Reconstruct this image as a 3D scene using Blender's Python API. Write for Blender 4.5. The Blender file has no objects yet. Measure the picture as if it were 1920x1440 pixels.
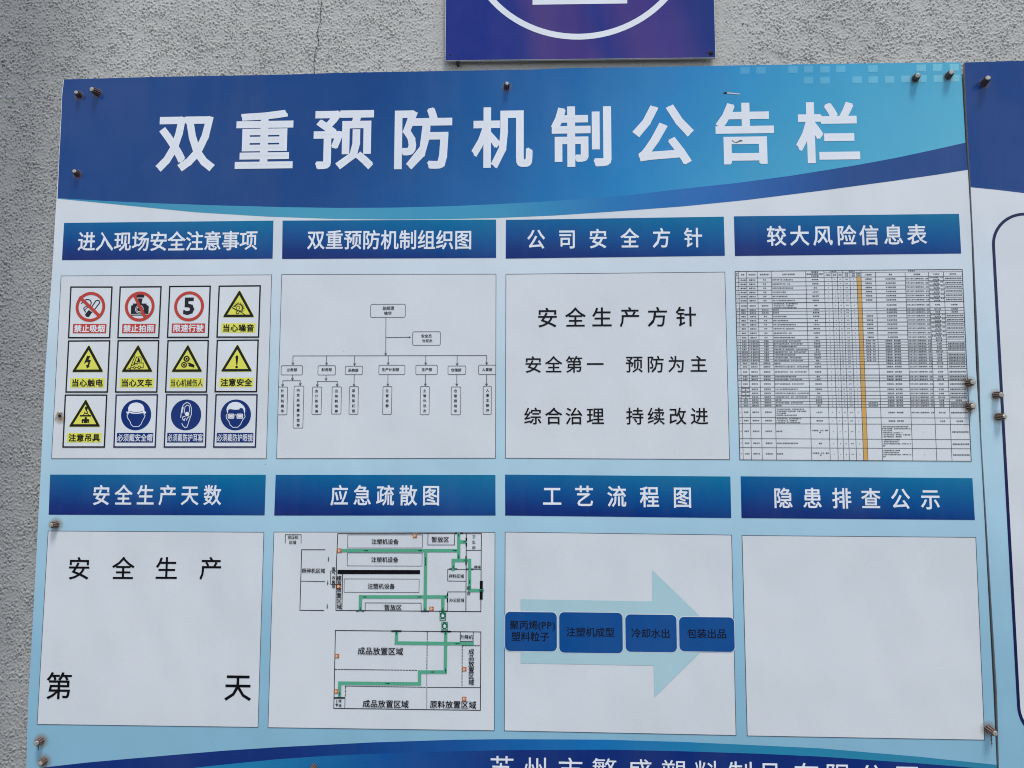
# -*- coding: utf-8 -*-
import bpy, math, random
import numpy as np
from mathutils import Matrix, Vector

random.seed(7)
rng = np.random.default_rng(11)
scene = bpy.context.scene
COL = scene.collection

# ------------------------------------------------------------------ camera
DIST, EYE = 1.5, 1.5          # metres from the board face, eye height
FPX = 1284.4                  # focal length for a 1920 px wide picture
R = np.array([[0.99938334, -0.00171992, 0.03507103],
              [-0.0010427, 0.99690551, 0.07860225],
              [-0.0350977, -0.07859034, 0.99628897]])   # (x, down, forward) -> camera
cam_data = bpy.data.cameras.new("camera")
cam = bpy.data.objects.new("camera", cam_data)
COL.objects.link(cam)
cam_data.sensor_width = 36.0
cam_data.lens = FPX / 1920 * 36.0
cam_data.clip_start, cam_data.clip_end = 0.05, 2000


def _w(row):                  # camera axis (x, down, fwd) -> world (x, y, z)
    return Vector((row[0], row[2], -row[1]))


ax, ad, af = _w(R[0]), _w(R[1]), _w(R[2])
cam.matrix_world = Matrix(((ax.x, -ad.x, -af.x, 0.0), (ax.y, -ad.y, -af.y, -DIST),
                           (ax.z, -ad.z, -af.z, EYE), (0, 0, 0, 1)))
scene.camera = cam

# ------------------------------------------------------------------ light
SUN_EL, SUN_AZ = math.radians(66), math.radians(160)
world = bpy.data.worlds.new("World")
scene.world = world
world.use_nodes = True
wn = world.node_tree
sky = wn.nodes.new("ShaderNodeTexSky")
sky.sky_type = 'NISHITA'
sky.sun_disc = False
sky.sun_elevation = SUN_EL
sky.sun_rotation = SUN_AZ
sky.air_density = 1.0
sky.dust_density = 0.9
sky.ozone_density = 1.0
# broken cloud added all over the unseen sky, to give the print soft reflections
tco = wn.nodes.new("ShaderNodeTexCoord")
sep = wn.nodes.new("ShaderNodeSeparateXYZ")
wn.links.new(tco.outputs["Generated"], sep.inputs[0])
den = wn.nodes.new("ShaderNodeMath")
den.operation = 'ADD'
den.inputs[1].default_value = 0.22
absz = wn.nodes.new("ShaderNodeMath")
absz.operation = 'ABSOLUTE'
wn.links.new(sep.outputs[2], absz.inputs[0])
wn.links.new(absz.outputs[0], den.inputs[0])
com = wn.nodes.new("ShaderNodeCombineXYZ")
for k in (0, 1):
    dv = wn.nodes.new("ShaderNodeMath")
    dv.operation = 'DIVIDE'
    wn.links.new(sep.outputs[k], dv.inputs[0])
    wn.links.new(den.outputs[0], dv.inputs[1])
    wn.links.new(dv.outputs[0], com.inputs[k])
cn = wn.nodes.new("ShaderNodeTexNoise")
cn.inputs["Scale"].default_value = 1.5
cn.inputs["Detail"].default_value = 5
cn.inputs["Roughness"].default_value = 0.55
wn.links.new(com.outputs[0], cn.inputs["Vector"])
cm = wn.nodes.new("ShaderNodeMapRange")
cm.interpolation_type = 'SMOOTHSTEP'
wn.links.new(cn.outputs[0], cm.inputs[0])
cm.inputs[1].default_value, cm.inputs[2].default_value = 0.43, 0.62
cx_ = wn.nodes.new("ShaderNodeMix")
cx_.data_type = 'RGBA'
wn.links.new(cm.outputs[0], cx_.inputs[0])
wn.links.new(sky.outputs[0], cx_.inputs[6])
cx_.inputs[7].default_value = (6.2, 6.4, 6.7, 1)
wn.links.new(cx_.outputs[2], wn.nodes["Background"].inputs[0])
wn.nodes["Background"].inputs[1].default_value = 0.115

sun_data = bpy.data.lights.new("sun", 'SUN')
sun_data.energy = 1.5
sun_data.angle = math.radians(14)
sun_data.color = (1.0, 0.97, 0.93)
sun = bpy.data.objects.new("sun", sun_data)
COL.objects.link(sun)
sdir = Vector((math.sin(SUN_AZ) * math.cos(SUN_EL), math.cos(SUN_AZ) * math.cos(SUN_EL), math.sin(SUN_EL)))
sun.rotation_euler = (-sdir).to_track_quat('-Z', 'Y').to_euler()
sun.location = sdir * 5 + Vector((0, 0, 1.5))

vs = scene.view_settings
vs.view_transform = 'Standard'
vs.look = 'None'
vs.gamma = 1.0
vs.use_curve_mapping = False
vs.exposure = 0.74
scene.cycles.filter_width = 1.05


# ------------------------------------------------------------------ survey
def m(u, v):
    """photogrammetric survey of the wall plane: photo measurement -> metres (x, z) on the board face"""
    q = R.T @ np.array([(u - 960) / FPX, (v - 720) / FPX, 1.0])
    q = q / q[2]
    return (float(q[0] * DIST), float(EYE - q[1] * DIST))


def zoomed(ox, oy, s):
    return lambda a, b: m(ox + a / s, oy + b / s)


# ------------------------------------------------------------------ helpers
class G:
    """collects geometry of one mesh; y is depth (negative = towards the viewer)"""

    def __init__(self):
        self.v, self.f = [], []

    def poly(self, pts, y):
        a = sum(p[0] * q[1] - q[0] * p[1] for p, q in zip(pts, pts[1:] + pts[:1]))
        if a < 0:
            pts = pts[::-1]
        n = len(self.v)
        self.v += [(p[0], y, p[1]) for p in pts]
        self.f.append(list(range(n, n + len(pts))))
        return self

    def rect(self, x0, z0, x1, z1, y):
        return self.poly([(x0, z0), (x1, z0), (x1, z1), (x0, z1)], y)

    def line(self, pts, w, y, closed=False):
        pts = list(pts)
        if closed:
            pts = pts + [pts[0]]
        for i in range(len(pts) - 1):
            (ax_, az), (bx, bz) = pts[i], pts[i + 1]
            dx, dz = bx - ax_, bz - az
            L = math.hypot(dx, dz)
            if L < 1e-7:
                continue
            dx, dz = dx / L * w / 2, dz / L * w / 2
            e = 0.8
            yy = y - (i % 12) * 4e-6
            self.poly([(ax_ - dx * e - dz, az - dz * e + dx), (bx + dx * e - dz, bz + dz * e + dx),
                       (bx + dx * e + dz, bz + dz * e - dx), (ax_ - dx * e + dz, az - dz * e - dx)], yy)
        return self

    def dashed(self, a, b, w, y, dash, gap):
        L = math.hypot(b[0] - a[0], b[1] - a[1])
        n = max(1, int(L / (dash + gap)))
        st = L / n
        for i in range(n):
            t0, t1 = i * st / L, (i * st + st * dash / (dash + gap)) / L
            self.line([(a[0] + (b[0] - a[0]) * t0, a[1] + (b[1] - a[1]) * t0),
                       (a[0] + (b[0] - a[0]) * t1, a[1] + (b[1] - a[1]) * t1)], w, y)
        return self

    def disc(self, c, r, y, n=36):
        return self.poly([(c[0] + r * math.cos(2 * math.pi * i / n), c[1] + r * math.sin(2 * math.pi * i / n))
                          for i in range(n)], y)

    def ring(self, c, r0, r1, y, n=48):
        k = len(self.v)
        for i in range(n):
            t = 2 * math.pi * i / n
            self.v += [(c[0] + r0 * math.cos(t), y, c[1] + r0 * math.sin(t)),
                       (c[0] + r1 * math.cos(t), y, c[1] + r1 * math.sin(t))]
        for i in range(n):
            j = (i + 1) % n
            self.f.append([k + 2 * i, k + 2 * i + 1, k + 2 * j + 1, k + 2 * j])
        return self

    def frame(self, quad, w, y):
        """rectangular outline drawn inside a quad"""
        c = (sum(p[0] for p in quad) / 4, sum(p[1] for p in quad) / 4)
        ins = []
        for p in quad:
            ins.append((p[0] + math.copysign(w, c[0] - p[0]), p[1] + math.copysign(w, c[1] - p[1])))
        k = len(self.v)
        self.v += [(p[0], y, p[1]) for p in quad] + [(p[0], y, p[1]) for p in ins]
        for i in range(4):
            j = (i + 1) % 4
            self.f.append([k + i, k + 4 + i, k + 4 + j, k + j])
        return self

    def sheet(self, pts, y0, y1):
        """solid panel: outline in x,z, front at y0, back at y1"""
        a = sum(p[0] * q[1] - q[0] * p[1] for p, q in zip(pts, pts[1:] + pts[:1]))
        if a < 0:
            pts = pts[::-1]
        n, k = len(pts), len(self.v)
        self.v += [(p[0], y0, p[1]) for p in pts] + [(p[0], y1, p[1]) for p in pts]
        self.f.append(list(range(k, k + n)))
        self.f.append(list(range(k + 2 * n - 1, k + n - 1, -1)))
        for i in range(n):
            j = (i + 1) % n
            self.f.append([k + j, k + i, k + n + i, k + n + j])
        return self

    def arrays(self, V, F):
        k = len(self.v)
        self.v += [tuple(p) for p in V]
        self.f += [[k + i for i in f] for f in F]
        return self


def tag(o, label=None, cat=None, group=None, kind=None):
    for k, v in (('label', label), ('category', cat), ('group', group), ('kind', kind)):
        if v:
            o[k] = v
    return o


def empty(name, loc, label, cat, group=None):
    o = bpy.data.objects.new(name, None)
    o.empty_display_size = 0.1
    COL.objects.link(o)
    o.location = loc
    WLOC[o.name] = Vector(loc)
    return tag(o, label, cat, group)


WLOC = {}


def build(name, g, mat, parent=None, label=None, kind=None, smooth=False):
    """link the geometry as one mesh object whose origin is its own centre"""
    V = np.array(g.v, dtype=float)
    c = (V.min(0) + V.max(0)) / 2
    me = bpy.data.meshes.new(name)
    me.from_pydata((V - c).tolist(), [], g.f)
    me.materials.append(mat)
    if smooth:
        me.polygons.foreach_set('use_smooth', [True] * len(me.polygons))
    me.update()
    o = bpy.data.objects.new(name, me)
    COL.objects.link(o)
    WLOC[o.name] = Vector(c)
    if parent is not None:
        o.parent = parent
        o.location = Vector(c) - WLOC[parent.name]
    else:
        o.location = c
    return tag(o, label, kind=kind)


def rrect(x0, z0, x1, z1, r, n=8):
    out = []
    for cx, cz, a0 in ((x1 - r, z1 - r, 0), (x0 + r, z1 - r, 90), (x0 + r, z0 + r, 180), (x1 - r, z0 + r, 270)):
        for i in range(n + 1):
            t = math.radians(a0 + 90 * i / n)
            out.append((cx + r * math.cos(t), cz + r * math.sin(t)))
    return out


def ring_between(g, outer, inner, y):
    k, n = len(g.v), len(outer)
    g.v += [(p[0], y, p[1]) for p in outer] + [(p[0], y, p[1]) for p in inner]
    for i in range(n):
        j = (i + 1) % n
        g.f.append([k + i, k + j, k + n + j, k + n + i])


# ------------------------------------------------------------------ lettering
GLYPH = {}
_tmp = bpy.data.curves.new("lettering", 'FONT')
_tmpo = bpy.data.objects.new("lettering", _tmp)
COL.objects.link(_tmpo)


def load_glyphs(text, res=2):
    for ch in sorted(set(text)):
        if ch in GLYPH or ch in ' \n　':
            continue
        _tmp.body = ch
        _tmp.size = 1.0
        _tmp.resolution_u = res
        dg = bpy.context.evaluated_depsgraph_get()
        dg.update()
        me = bpy.data.meshes.new_from_object(_tmpo.evaluated_get(dg))
        V = np.array([(v.co.x, v.co.y) for v in me.vertices])
        F = [list(p.vertices) for p in me.polygons]
        cnt = {}
        for f in F:
            for i in range(len(f)):
                e = (f[i], f[(i + 1) % len(f)])
                k = (min(e), max(e))
                cnt[k] = cnt.get(k, 0) + 1
        E = [k for k, n in cnt.items() if n == 1]
        GLYPH[ch] = (V, F, E)
        bpy.data.meshes.remove(me)


def put(g, ch, c, em, y, bold=0.0, xs=1.0, centred=False, fit=None):
    """stamp one character, centre of its em square at c (metres); bold = extra half stroke in em"""
    if ch in ' \n　':
        return
    if ch not in GLYPH:
        load_glyphs(ch)
    V, F, E = GLYPH[ch]
    if ord(ch) < 0x2e80 and not fit:
        off = np.array([(V[:, 0].min() + V[:, 0].max()) / 2, 0.37])
    else:
        off = np.array([0.5, 0.38])
    if centred or fit:
        off = (V.min(0) + V.max(0)) / 2
    sx, sz = em * xs, em
    if fit:
        ext = V.max(0) - V.min(0)
        sx, sz = fit[0] / (ext[0] + 2 * bold), fit[1] / (ext[1] + 2 * bold)
    P = (V - off) * np.array([sx, sz]) + np.array(c)
    g.arrays([(p[0], y, p[1]) for p in P], F)
    if bold:
        bx = bold * min(sx, sz)
        for i, (a, b) in enumerate(E):
            p, q = P[a], P[b]
            d = q - p
            L = math.hypot(*d)
            if L < 1e-9:
                continue
            d = d / L * bx
            n = np.array([-d[1], d[0]])
            e = 1.0 if L > 0.12 * em else 0.35
            g.poly([tuple(p - d * e - n), tuple(q + d * e - n), tuple(q + d * e + n), tuple(p - d * e + n)],
                   y - 3e-6 - (i % 60) * 2.5e-6)


def text_at(g, chars, centres, em, y, bold=0.0, xs=1.0, centred=False):
    for ch, c in zip(chars, centres):
        put(g, ch, c, em, y, bold, xs, centred)


def row_text(g, s, c, em, y, pitch=None, bold=0.0, xs=1.0, align='c'):
    """horizontal row of characters; c = centre (or left end) in metres"""
    wd = [(1.0 if ord(ch) >= 0x2e80 else (0.3 if ch in '.,1() ' else 0.58)) * (pitch or em * xs) for ch in s]
    x = c[0] - sum(wd) / 2 if align == 'c' else c[0]
    for ch, w in zip(s, wd):
        put(g, ch, (x + w / 2, c[1]), em, y, bold, xs)
        x += w





# ------------------------------------------------------------------ materials
def srgb(r, g, b):
    f = lambda c: (c / 255 / 12.92) if c / 255 <= 0.04045 else ((c / 255 + 0.055) / 1.055) ** 2.4
    return (f(r), f(g), f(b), 1.0)


class N:
    def __init__(self, nt):
        self.nt = nt

    def new(self, t, **kw):
        n = self.nt.nodes.new(t)
        for k, v in kw.items():
            setattr(n, k, v)
        return n

    def link(self, a, b):
        self.nt.links.new(a, b)

    def math(self, op, a, b=None, clamp=False):
        n = self.new('ShaderNodeMath', operation=op, use_clamp=clamp)
        for i, x in enumerate((a, b)):
            if x is None:
                continue
            if isinstance(x, (int, float)):
                n.inputs[i].default_value = x
            else:
                self.link(x, n.inputs[i])
        return n.outputs[0]

    def mix(self, fac, a, b, blend='MIX'):
        n = self.new('ShaderNodeMix', data_type='RGBA', blend_type=blend)
        for i, x in ((0, fac), (6, a), (7, b)):
            if isinstance(x, (int, float)):
                n.inputs[i].default_value = x
            elif isinstance(x, tuple):
                n.inputs[i].default_value = x
            else:
                self.link(x, n.inputs[i])
        return n.outputs[2]

    def noise(self, vec, scale, detail=2, rough=0.5, out=0):
        n = self.new('ShaderNodeTexNoise')
        n.inputs['Scale'].default_value = scale
        n.inputs['Detail'].default_value = detail
        n.inputs['Roughness'].default_value = rough
        if vec is not None:
            self.link(vec, n.inputs['Vector'])
        return n.outputs[out]

    def ramp(self, fac, stops, interp='LINEAR'):
        n = self.new('ShaderNodeValToRGB')
        n.color_ramp.interpolation = interp
        el = n.color_ramp.elements
        while len(el) < len(stops):
            el.new(0.5)
        for e, (p, c) in zip(el, stops):
            e.position, e.color = p, c
        self.link(fac, n.inputs[0])
        return n.outputs[0]

    def mapr(self, v, a, b, c, d):
        n = self.new('ShaderNodeMapRange')
        self.link(v, n.inputs[0])
        for i, x in enumerate((a, b, c, d)):
            n.inputs[i + 1].default_value = x
        return n.outputs[0]


# fixings: (base px, height m, which board) -- also where rust has run
BOLTS = [(148.8, 178.8, .014, 0), (183, 174, .018, 0), (145.7, 326.7, .014, 0), (949.8, 163, .016, 0),
         (1716, 147.5, .018, 0), (1777.5, 143.3, .017, 0), (1816, 718, .018, 0), (1817, 762.5, .015, 0),
         (1853, 1366, .021, 0), (105, 983, .015, 0), (77.2, 1388, .016, 0), (82.8, 1426, .015, 0),
         (589.5, 1437, .016, 0),
         (1844, 157, .022, 1), (1866.6, 740.5, .018, 1), (1870.5, 781.5, .018, 1)]
STAINS = [(i[0], i[1], 0.0185, 0.95) for i in BOLTS[6:12]] + [(i[0], i[1], 0.017, 0.8) for i in BOLTS[14:]] + \
         [(i[0], i[1], 0.014, 0.7) for i in BOLTS[:6]] + [(BOLTS[13][0], BOLTS[13][1], 0.014, 0.6)] + [(113.5, 784, 0.0150, 1.0)]
DRIPS = [(1819.5, 777, 0.0022, 0.017), (1859, 1386, 0.003, 0.03), (71.5, 1404, 0.0032, 0.017)]


def weathering_group():
    ng = bpy.data.node_groups.new("print_weathering", 'ShaderNodeTree')
    ng.interface.new_socket("Color", in_out='INPUT', socket_type='NodeSocketColor')
    ng.interface.new_socket("Color", in_out='OUTPUT', socket_type='NodeSocketColor')
    n = N(ng)
    gi, go = n.new('NodeGroupInput'), n.new('NodeGroupOutput')
    geo = n.new('ShaderNodeNewGeometry')
    pos = geo.outputs['Position']
    warp = n.noise(pos, 260, 3, 0.6, out=1)
    vm = n.new('ShaderNodeVectorMath', operation='SCALE')
    n.link(warp, vm.inputs[0])
    vm.inputs['Scale'].default_value = 0.006
    va = n.new('ShaderNodeVectorMath', operation='ADD')
    n.link(pos, va.inputs[0])
    n.link(vm.outputs[0], va.inputs[1])
    sub = n.new('ShaderNodeVectorMath', operation='SUBTRACT')
    n.link(va.outputs[0], sub.inputs[0])
    sub.inputs[1].default_value = (0.003, 0.003, 0.003)
    wp = n.new('ShaderNodeSeparateXYZ')
    n.link(sub.outputs[0], wp.inputs[0])
    X, Z = wp.outputs[0], wp.outputs[2]
    col = gi.outputs[0]
    # faint uneven film of dust over the whole print
    dust = n.noise(pos, 5.5, 4, 0.6)
    col = n.mix(n.mapr(dust, 0.4, 0.8, 0.0, 0.05), col, srgb(150, 150, 146))
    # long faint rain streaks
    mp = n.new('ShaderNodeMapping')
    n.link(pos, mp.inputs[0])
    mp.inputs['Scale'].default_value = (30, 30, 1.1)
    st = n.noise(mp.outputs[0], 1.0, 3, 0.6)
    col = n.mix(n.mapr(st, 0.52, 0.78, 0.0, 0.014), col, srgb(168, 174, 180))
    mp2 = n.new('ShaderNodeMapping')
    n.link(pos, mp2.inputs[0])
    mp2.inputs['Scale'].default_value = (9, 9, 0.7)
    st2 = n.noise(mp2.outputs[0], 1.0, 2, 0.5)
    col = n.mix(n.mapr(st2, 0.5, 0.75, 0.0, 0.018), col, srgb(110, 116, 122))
    # fly specks
    vo = n.new('ShaderNodeTexVoronoi')
    vo.inputs['Scale'].default_value = 13
    n.link(pos, vo.inputs[0])
    col = n.mix(n.math('MULTIPLY', n.math('LESS_THAN', vo.outputs[0], 0.014), 0.6), col, srgb(70, 72, 78))
    # rust haloes at the fixings
    tot = None
    for (u, v, r, s) in STAINS:
        cx, cz = m(u, v)
        dx = n.math('SUBTRACT', X, cx)
        dz = n.math('SUBTRACT', Z, cz - 0.001)
        d = n.math('SQRT', n.math('ADD', n.math('MULTIPLY', dx, dx), n.math('MULTIPLY', dz, dz)))
        f = n.math('MULTIPLY', n.math('SUBTRACT', 1.0, n.math('DIVIDE', d, r), clamp=True), s)
        tot = f if tot is None else n.math('MAXIMUM', tot, f)
    col = n.mix(n.math('POWER', tot, 0.85), col, srgb(128, 92, 48))
    tot = None
    for (u, v, w, L) in DRIPS:
        cx, cz = m(u, v)
        dx = n.math('ABSOLUTE', n.math('SUBTRACT', X, cx))
        t = n.math('DIVIDE', n.math('SUBTRACT', cz + 0.012, Z), L)      # 0 at the top of the run, 1 at its end
        inside = n.math('MULTIPLY', n.math('GREATER_THAN', t, 0.0), n.math('SUBTRACT', 1.0, t, clamp=True))
        wid = n.math('MULTIPLY', n.math('ADD', n.math('MULTIPLY', inside, 1.0), 0.15), w)
        f = n.math('MULTIPLY', n.math('SUBTRACT', 1.0, n.math('DIVIDE', dx, wid), clamp=True),
                   n.math('MULTIPLY', n.math('GREATER_THAN', inside, 0.0), 1.5), clamp=True)
        tot = f if tot is None else n.math('MAXIMUM', tot, f)
    col = n.mix(tot, col, srgb(62, 66, 62))
    n.link(col, go.inputs[0])
    return ng


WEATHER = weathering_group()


def print_mat(name, color=None, fn=None, rough=0.18, wear=True, spec=0.3):
    """printed vinyl; color = plain ink colour, fn(N, X, Z) builds a colour gradient from board metres"""
    mt = bpy.data.materials.new(name)
    mt.use_nodes = True
    n = N(mt.node_tree)
    b = mt.node_tree.nodes['Principled BSDF']
    geo = n.new('ShaderNodeNewGeometry')
    pos = geo.outputs['Position']
    sp = n.new('ShaderNodeSeparateXYZ')
    n.link(pos, sp.inputs[0])
    if fn:
        col = fn(n, sp.outputs[0], sp.outputs[2])
    else:
        rgb = n.new('ShaderNodeRGB')
        rgb.outputs[0].default_value = color
        col = rgb.outputs[0]
    # print grain
    gr = n.noise(pos, 900, 2, 0.6)
    col = n.mix(1.0, col, n.ramp(gr, [(0.3, (0.93, 0.93, 0.93, 1)), (0.7, (1.05, 1.05, 1.05, 1))]), 'MULTIPLY')
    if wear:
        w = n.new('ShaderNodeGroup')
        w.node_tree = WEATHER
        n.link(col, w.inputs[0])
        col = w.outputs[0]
    n.link(col, b.inputs['Base Color'])
    b.inputs['Specular IOR Level'].default_value = spec
    rn = n.noise(pos, 7, 3, 0.6)
    n.link(n.mapr(rn, 0.3, 0.7, rough - 0.06, rough + 0.1), b.inputs['Roughness'])
    # the sheet is slightly buckled, and the vinyl has a fine weave
    mp = n.new('ShaderNodeMapping')
    n.link(pos, mp.inputs[0])
    mp.inputs['Scale'].default_value = (1.0, 1.0, 0.45)
    big = n.noise(mp.outputs[0], 6.0, 2, 0.4)
    b1 = n.new('ShaderNodeBump')
    b1.inputs['Distance'].default_value = 0.015
    b1.inputs['Strength'].default_value = 0.9
    n.link(big, b1.inputs['Height'])
    fine = n.noise(pos, 420, 2, 0.5)
    b2 = n.new('ShaderNodeBump')
    b2.inputs['Distance'].default_value = 0.00006
    b2.inputs['Strength'].default_value = 0.6
    n.link(fine, b2.inputs['Height'])
    n.link(b1.outputs[0], b2.inputs['Normal'])
    n.link(b2.outputs[0], b.inputs['Normal'])
    return mt


Zc = lambda v, u=960: m(u, v)[1]
Xc = lambda u, v=720: m(u, v)[0]
WHITE = (0.71, 0.725, 0.73, 1)


def grad_board(n, X, Z):
    t = n.mapr(Z, Zc(1440), Zc(380), 0, 1)
    return n.ramp(t, [(0.0, (0.245, 0.46, 0.58, 1)), (0.2, (0.28, 0.495, 0.61, 1)), (0.42, (0.39, 0.60, 0.70, 1)),
                      (0.62, (0.475, 0.645, 0.72, 1)), (0.85, (0.625, 0.70, 0.745, 1)), (1.0, WHITE)])


def grad_banner(n, X, Z):
    s = n.math('ADD', X, n.math('MULTIPLY', n.math('SUBTRACT', Z, Zc(130)), -0.55))
    t = n.mapr(s, Xc(100, 140), Xc(1900, 140), 0, 1)
    return n.ramp(t, [(0.0, (0.003, 0.048, 0.205, 1)), (0.36, (0.005, 0.055, 0.215, 1)), (0.54, (0.006, 0.118, 0.34, 1)),
                      (0.68, (0.014, 0.225, 0.50, 1)), (0.80, (0.045, 0.33, 0.54, 1)), (1.0, (0.105, 0.45, 0.60, 1))])


def grad_stripe(n, X, Z):
    t = n.mapr(X, Xc(108, 380), Xc(1815, 380), 0, 1)
    return n.ramp(t, [(0.0, (0.03, 0.26, 0.42, 1)), (0.3, (0.065, 0.33, 0.47, 1)), (0.50, (0.045, 0.29, 0.46, 1)),
                      (0.62, (0.015, 0.18, 0.44, 1)), (0.74, (0.016, 0.125, 0.40, 1)), (0.88, (0.012, 0.062, 0.23, 1)),
                      (1.0, (0.012, 0.060, 0.22, 1))])


def grad_band(n, X, Z):
    t = n.mapr(X, Xc(60, 1400), Xc(1860, 1400), 0, 1)
    return n.ramp(t, [(0.0, (0.002, 0.027, 0.17, 1)), (0.28, (0.002, 0.027, 0.17, 1)), (0.45, (0.001, 0.08, 0.30, 1)),
                      (0.6, (0.006, 0.16, 0.42, 1)), (0.75, (0.02, 0.23, 0.38, 1)), (1.0, (0.025, 0.22, 0.34, 1))])


def grad_foot(n, X, Z):
    t = n.mapr(X, Xc(60, 1430), Xc(1860, 1430), 0, 1)
    return n.ramp(t, [(0.0, (0.02, 0.23, 0.38, 1)), (0.24, (0.012, 0.20, 0.38, 1)), (0.38, (0.001, 0.08, 0.30, 1)),
                      (0.52, (0.002, 0.024, 0.165, 1)), (1.0, (0.003, 0.024, 0.16, 1))])


def grad_bar(quad):
    """heading bar ink: teal towards the upper right, deep blue towards the lower left"""
    x0, z0 = quad[3]
    x1, z1 = quad[1]

    def fn(n, X, Z):
        a = n.mapr(X, x0, x1, 0, 1)
        b = n.mapr(Z, z0, z1, 0, 1)
        t = n.math('ADD', n.math('MULTIPLY', b, 0.72), n.math('MULTIPLY', a, 0.30))
        return n.ramp(t, [(0.0, (0.005, 0.018, 0.145, 1)), (0.2, (0.003, 0.031, 0.18, 1)), (0.5, (0.001, 0.078, 0.26, 1)),
                          (0.85, (0.001, 0.135, 0.305, 1)), (1.0, (0.001, 0.165, 0.315, 1))])
    return fn


M = {}
M['board'] = print_mat('board_print', fn=grad_board)
M['banner'] = print_mat('banner_print', fn=grad_banner, rough=0.19)
M['stripe'] = print_mat('stripe_print', fn=grad_stripe)
M['band'] = print_mat('foot_band_print', fn=grad_band)
M['foot'] = print_mat('foot_print', fn=grad_foot)
M['white'] = print_mat('white_print', WHITE)
M['paper'] = print_mat('panel_white_print', (0.675, 0.69, 0.70, 1))
M['letter'] = print_mat('white_letter_ink', (0.80, 0.81, 0.835, 1))
M['black'] = print_mat('black_ink', (0.005, 0.005, 0.007, 1), wear=False, spec=0.14)
M['softblack'] = print_mat('dark_grey_ink', (0.016, 0.017, 0.021, 1), wear=False, spec=0.16)
M['line'] = print_mat('thin_line_ink', (0.06, 0.066, 0.08, 1), wear=False)
M['table'] = print_mat('table_line_ink', (0.05, 0.055, 0.06, 1), wear=False)
M['tabletext'] = print_mat('table_text_ink', (0.028, 0.03, 0.033, 1), wear=False)
M['red'] = print_mat('red_ink', (0.53, 0.052, 0.034, 1), spec=0.15)
M['yellow'] = print_mat('yellow_ink', (0.76, 0.73, 0.10, 1), spec=0.15)
M['signblack'] = print_mat('sign_black_ink', (0.009, 0.009, 0.008, 1), wear=False, spec=0.16)
M['navyline'] = print_mat('navy_frame_ink', (0.008, 0.012, 0.07, 1), wear=False)
M['signblue'] = print_mat('sign_blue_ink', (0.001, 0.026, 0.165, 1), spec=0.12)
M['orange'] = print_mat('table_orange_ink', (0.66, 0.37, 0.09, 1))
M['green'] = print_mat('route_green_ink', (0.095, 0.39, 0.235, 1))
M['darkgreen'] = print_mat('arrow_green_ink', (0.006, 0.085, 0.055, 1), wear=False)
M['signgreen'] = print_mat('assembly_green_ink', (0.008, 0.15, 0.08, 1))
M['mapicon'] = print_mat('extinguisher_red_ink', (0.52, 0.11, 0.04, 1))
M['cream'] = print_mat('cream_ink', (0.68, 0.52, 0.30, 1))
M['palearrow'] = print_mat('pale_teal_ink', (0.41, 0.59, 0.625, 1))
M['step'] = print_mat('step_blue_ink', (0.001, 0.070, 0.26, 1))
M['steptext'] = print_mat('step_text_ink', (0.006, 0.009, 0.022, 1), wear=False)
M['square'] = print_mat('pale_square_print', fn=lambda n, X, Z: n.ramp(
    n.mapr(X, Xc(1380, 130), Xc(1800, 130), 0, 1), [(0, (0.075, 0.335, 0.57, 1)), (0.5, (0.13, 0.45, 0.62, 1)), (1, (0.20, 0.56, 0.66, 1))]))


def indigo_reflections(n, X, Z):  # indigo ink with purple reflection patches painted into the colour ramp
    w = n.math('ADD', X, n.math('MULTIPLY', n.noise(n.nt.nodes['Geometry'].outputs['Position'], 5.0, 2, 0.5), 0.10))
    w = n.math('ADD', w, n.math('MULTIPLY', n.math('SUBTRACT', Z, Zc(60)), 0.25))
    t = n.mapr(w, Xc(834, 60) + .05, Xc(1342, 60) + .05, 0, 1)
    blue, pur_refl = (0.006, 0.018, 0.20, 1), (0.062, 0.030, 0.19, 1)
    return n.ramp(t, [(0.0, blue), (0.26, blue), (0.36, pur_refl), (0.5, (0.05, 0.026, 0.19, 1)), (0.58, (0.012, 0.020, 0.20, 1)),
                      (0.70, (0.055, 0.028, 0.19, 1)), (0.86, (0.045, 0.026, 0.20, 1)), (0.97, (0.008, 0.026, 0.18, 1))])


M['indigo'] = print_mat('indigo_with_reflections', fn=indigo_reflections, rough=0.16)
M['navy'] = print_mat('navy_banner_print', (0.004, 0.045, 0.20, 1), rough=0.19)


def plain(name, color, rough=0.6, metal=0.0, spec=0.3, spots=None, bump=0.0):
    mt = bpy.data.materials.new(name)
    mt.use_nodes = True
    n = N(mt.node_tree)
    b = mt.node_tree.nodes['Principled BSDF']
    tc = n.new('ShaderNodeNewGeometry').outputs['Position']
    nz = n.noise(tc, 380, 4, 0.65)
    lo = tuple(c * 0.55 for c in color[:3]) + (1,)
    hi = tuple(min(1, c * 1.3) for c in color[:3]) + (1,)
    col = n.ramp(nz, [(0.3, spots or lo), (0.62, color), (0.8, hi)])
    n.link(col, b.inputs['Base Color'])
    b.inputs['Roughness'].default_value = rough
    b.inputs['Metallic'].default_value = metal
    b.inputs['Specular IOR Level'].default_value = spec
    if bump:
        bm = n.new('ShaderNodeBump')
        bm.inputs['Distance'].default_value = bump
        n.link(nz, bm.inputs['Height'])
        n.link(bm.outputs[0], b.inputs['Normal'])
    return mt


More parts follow.
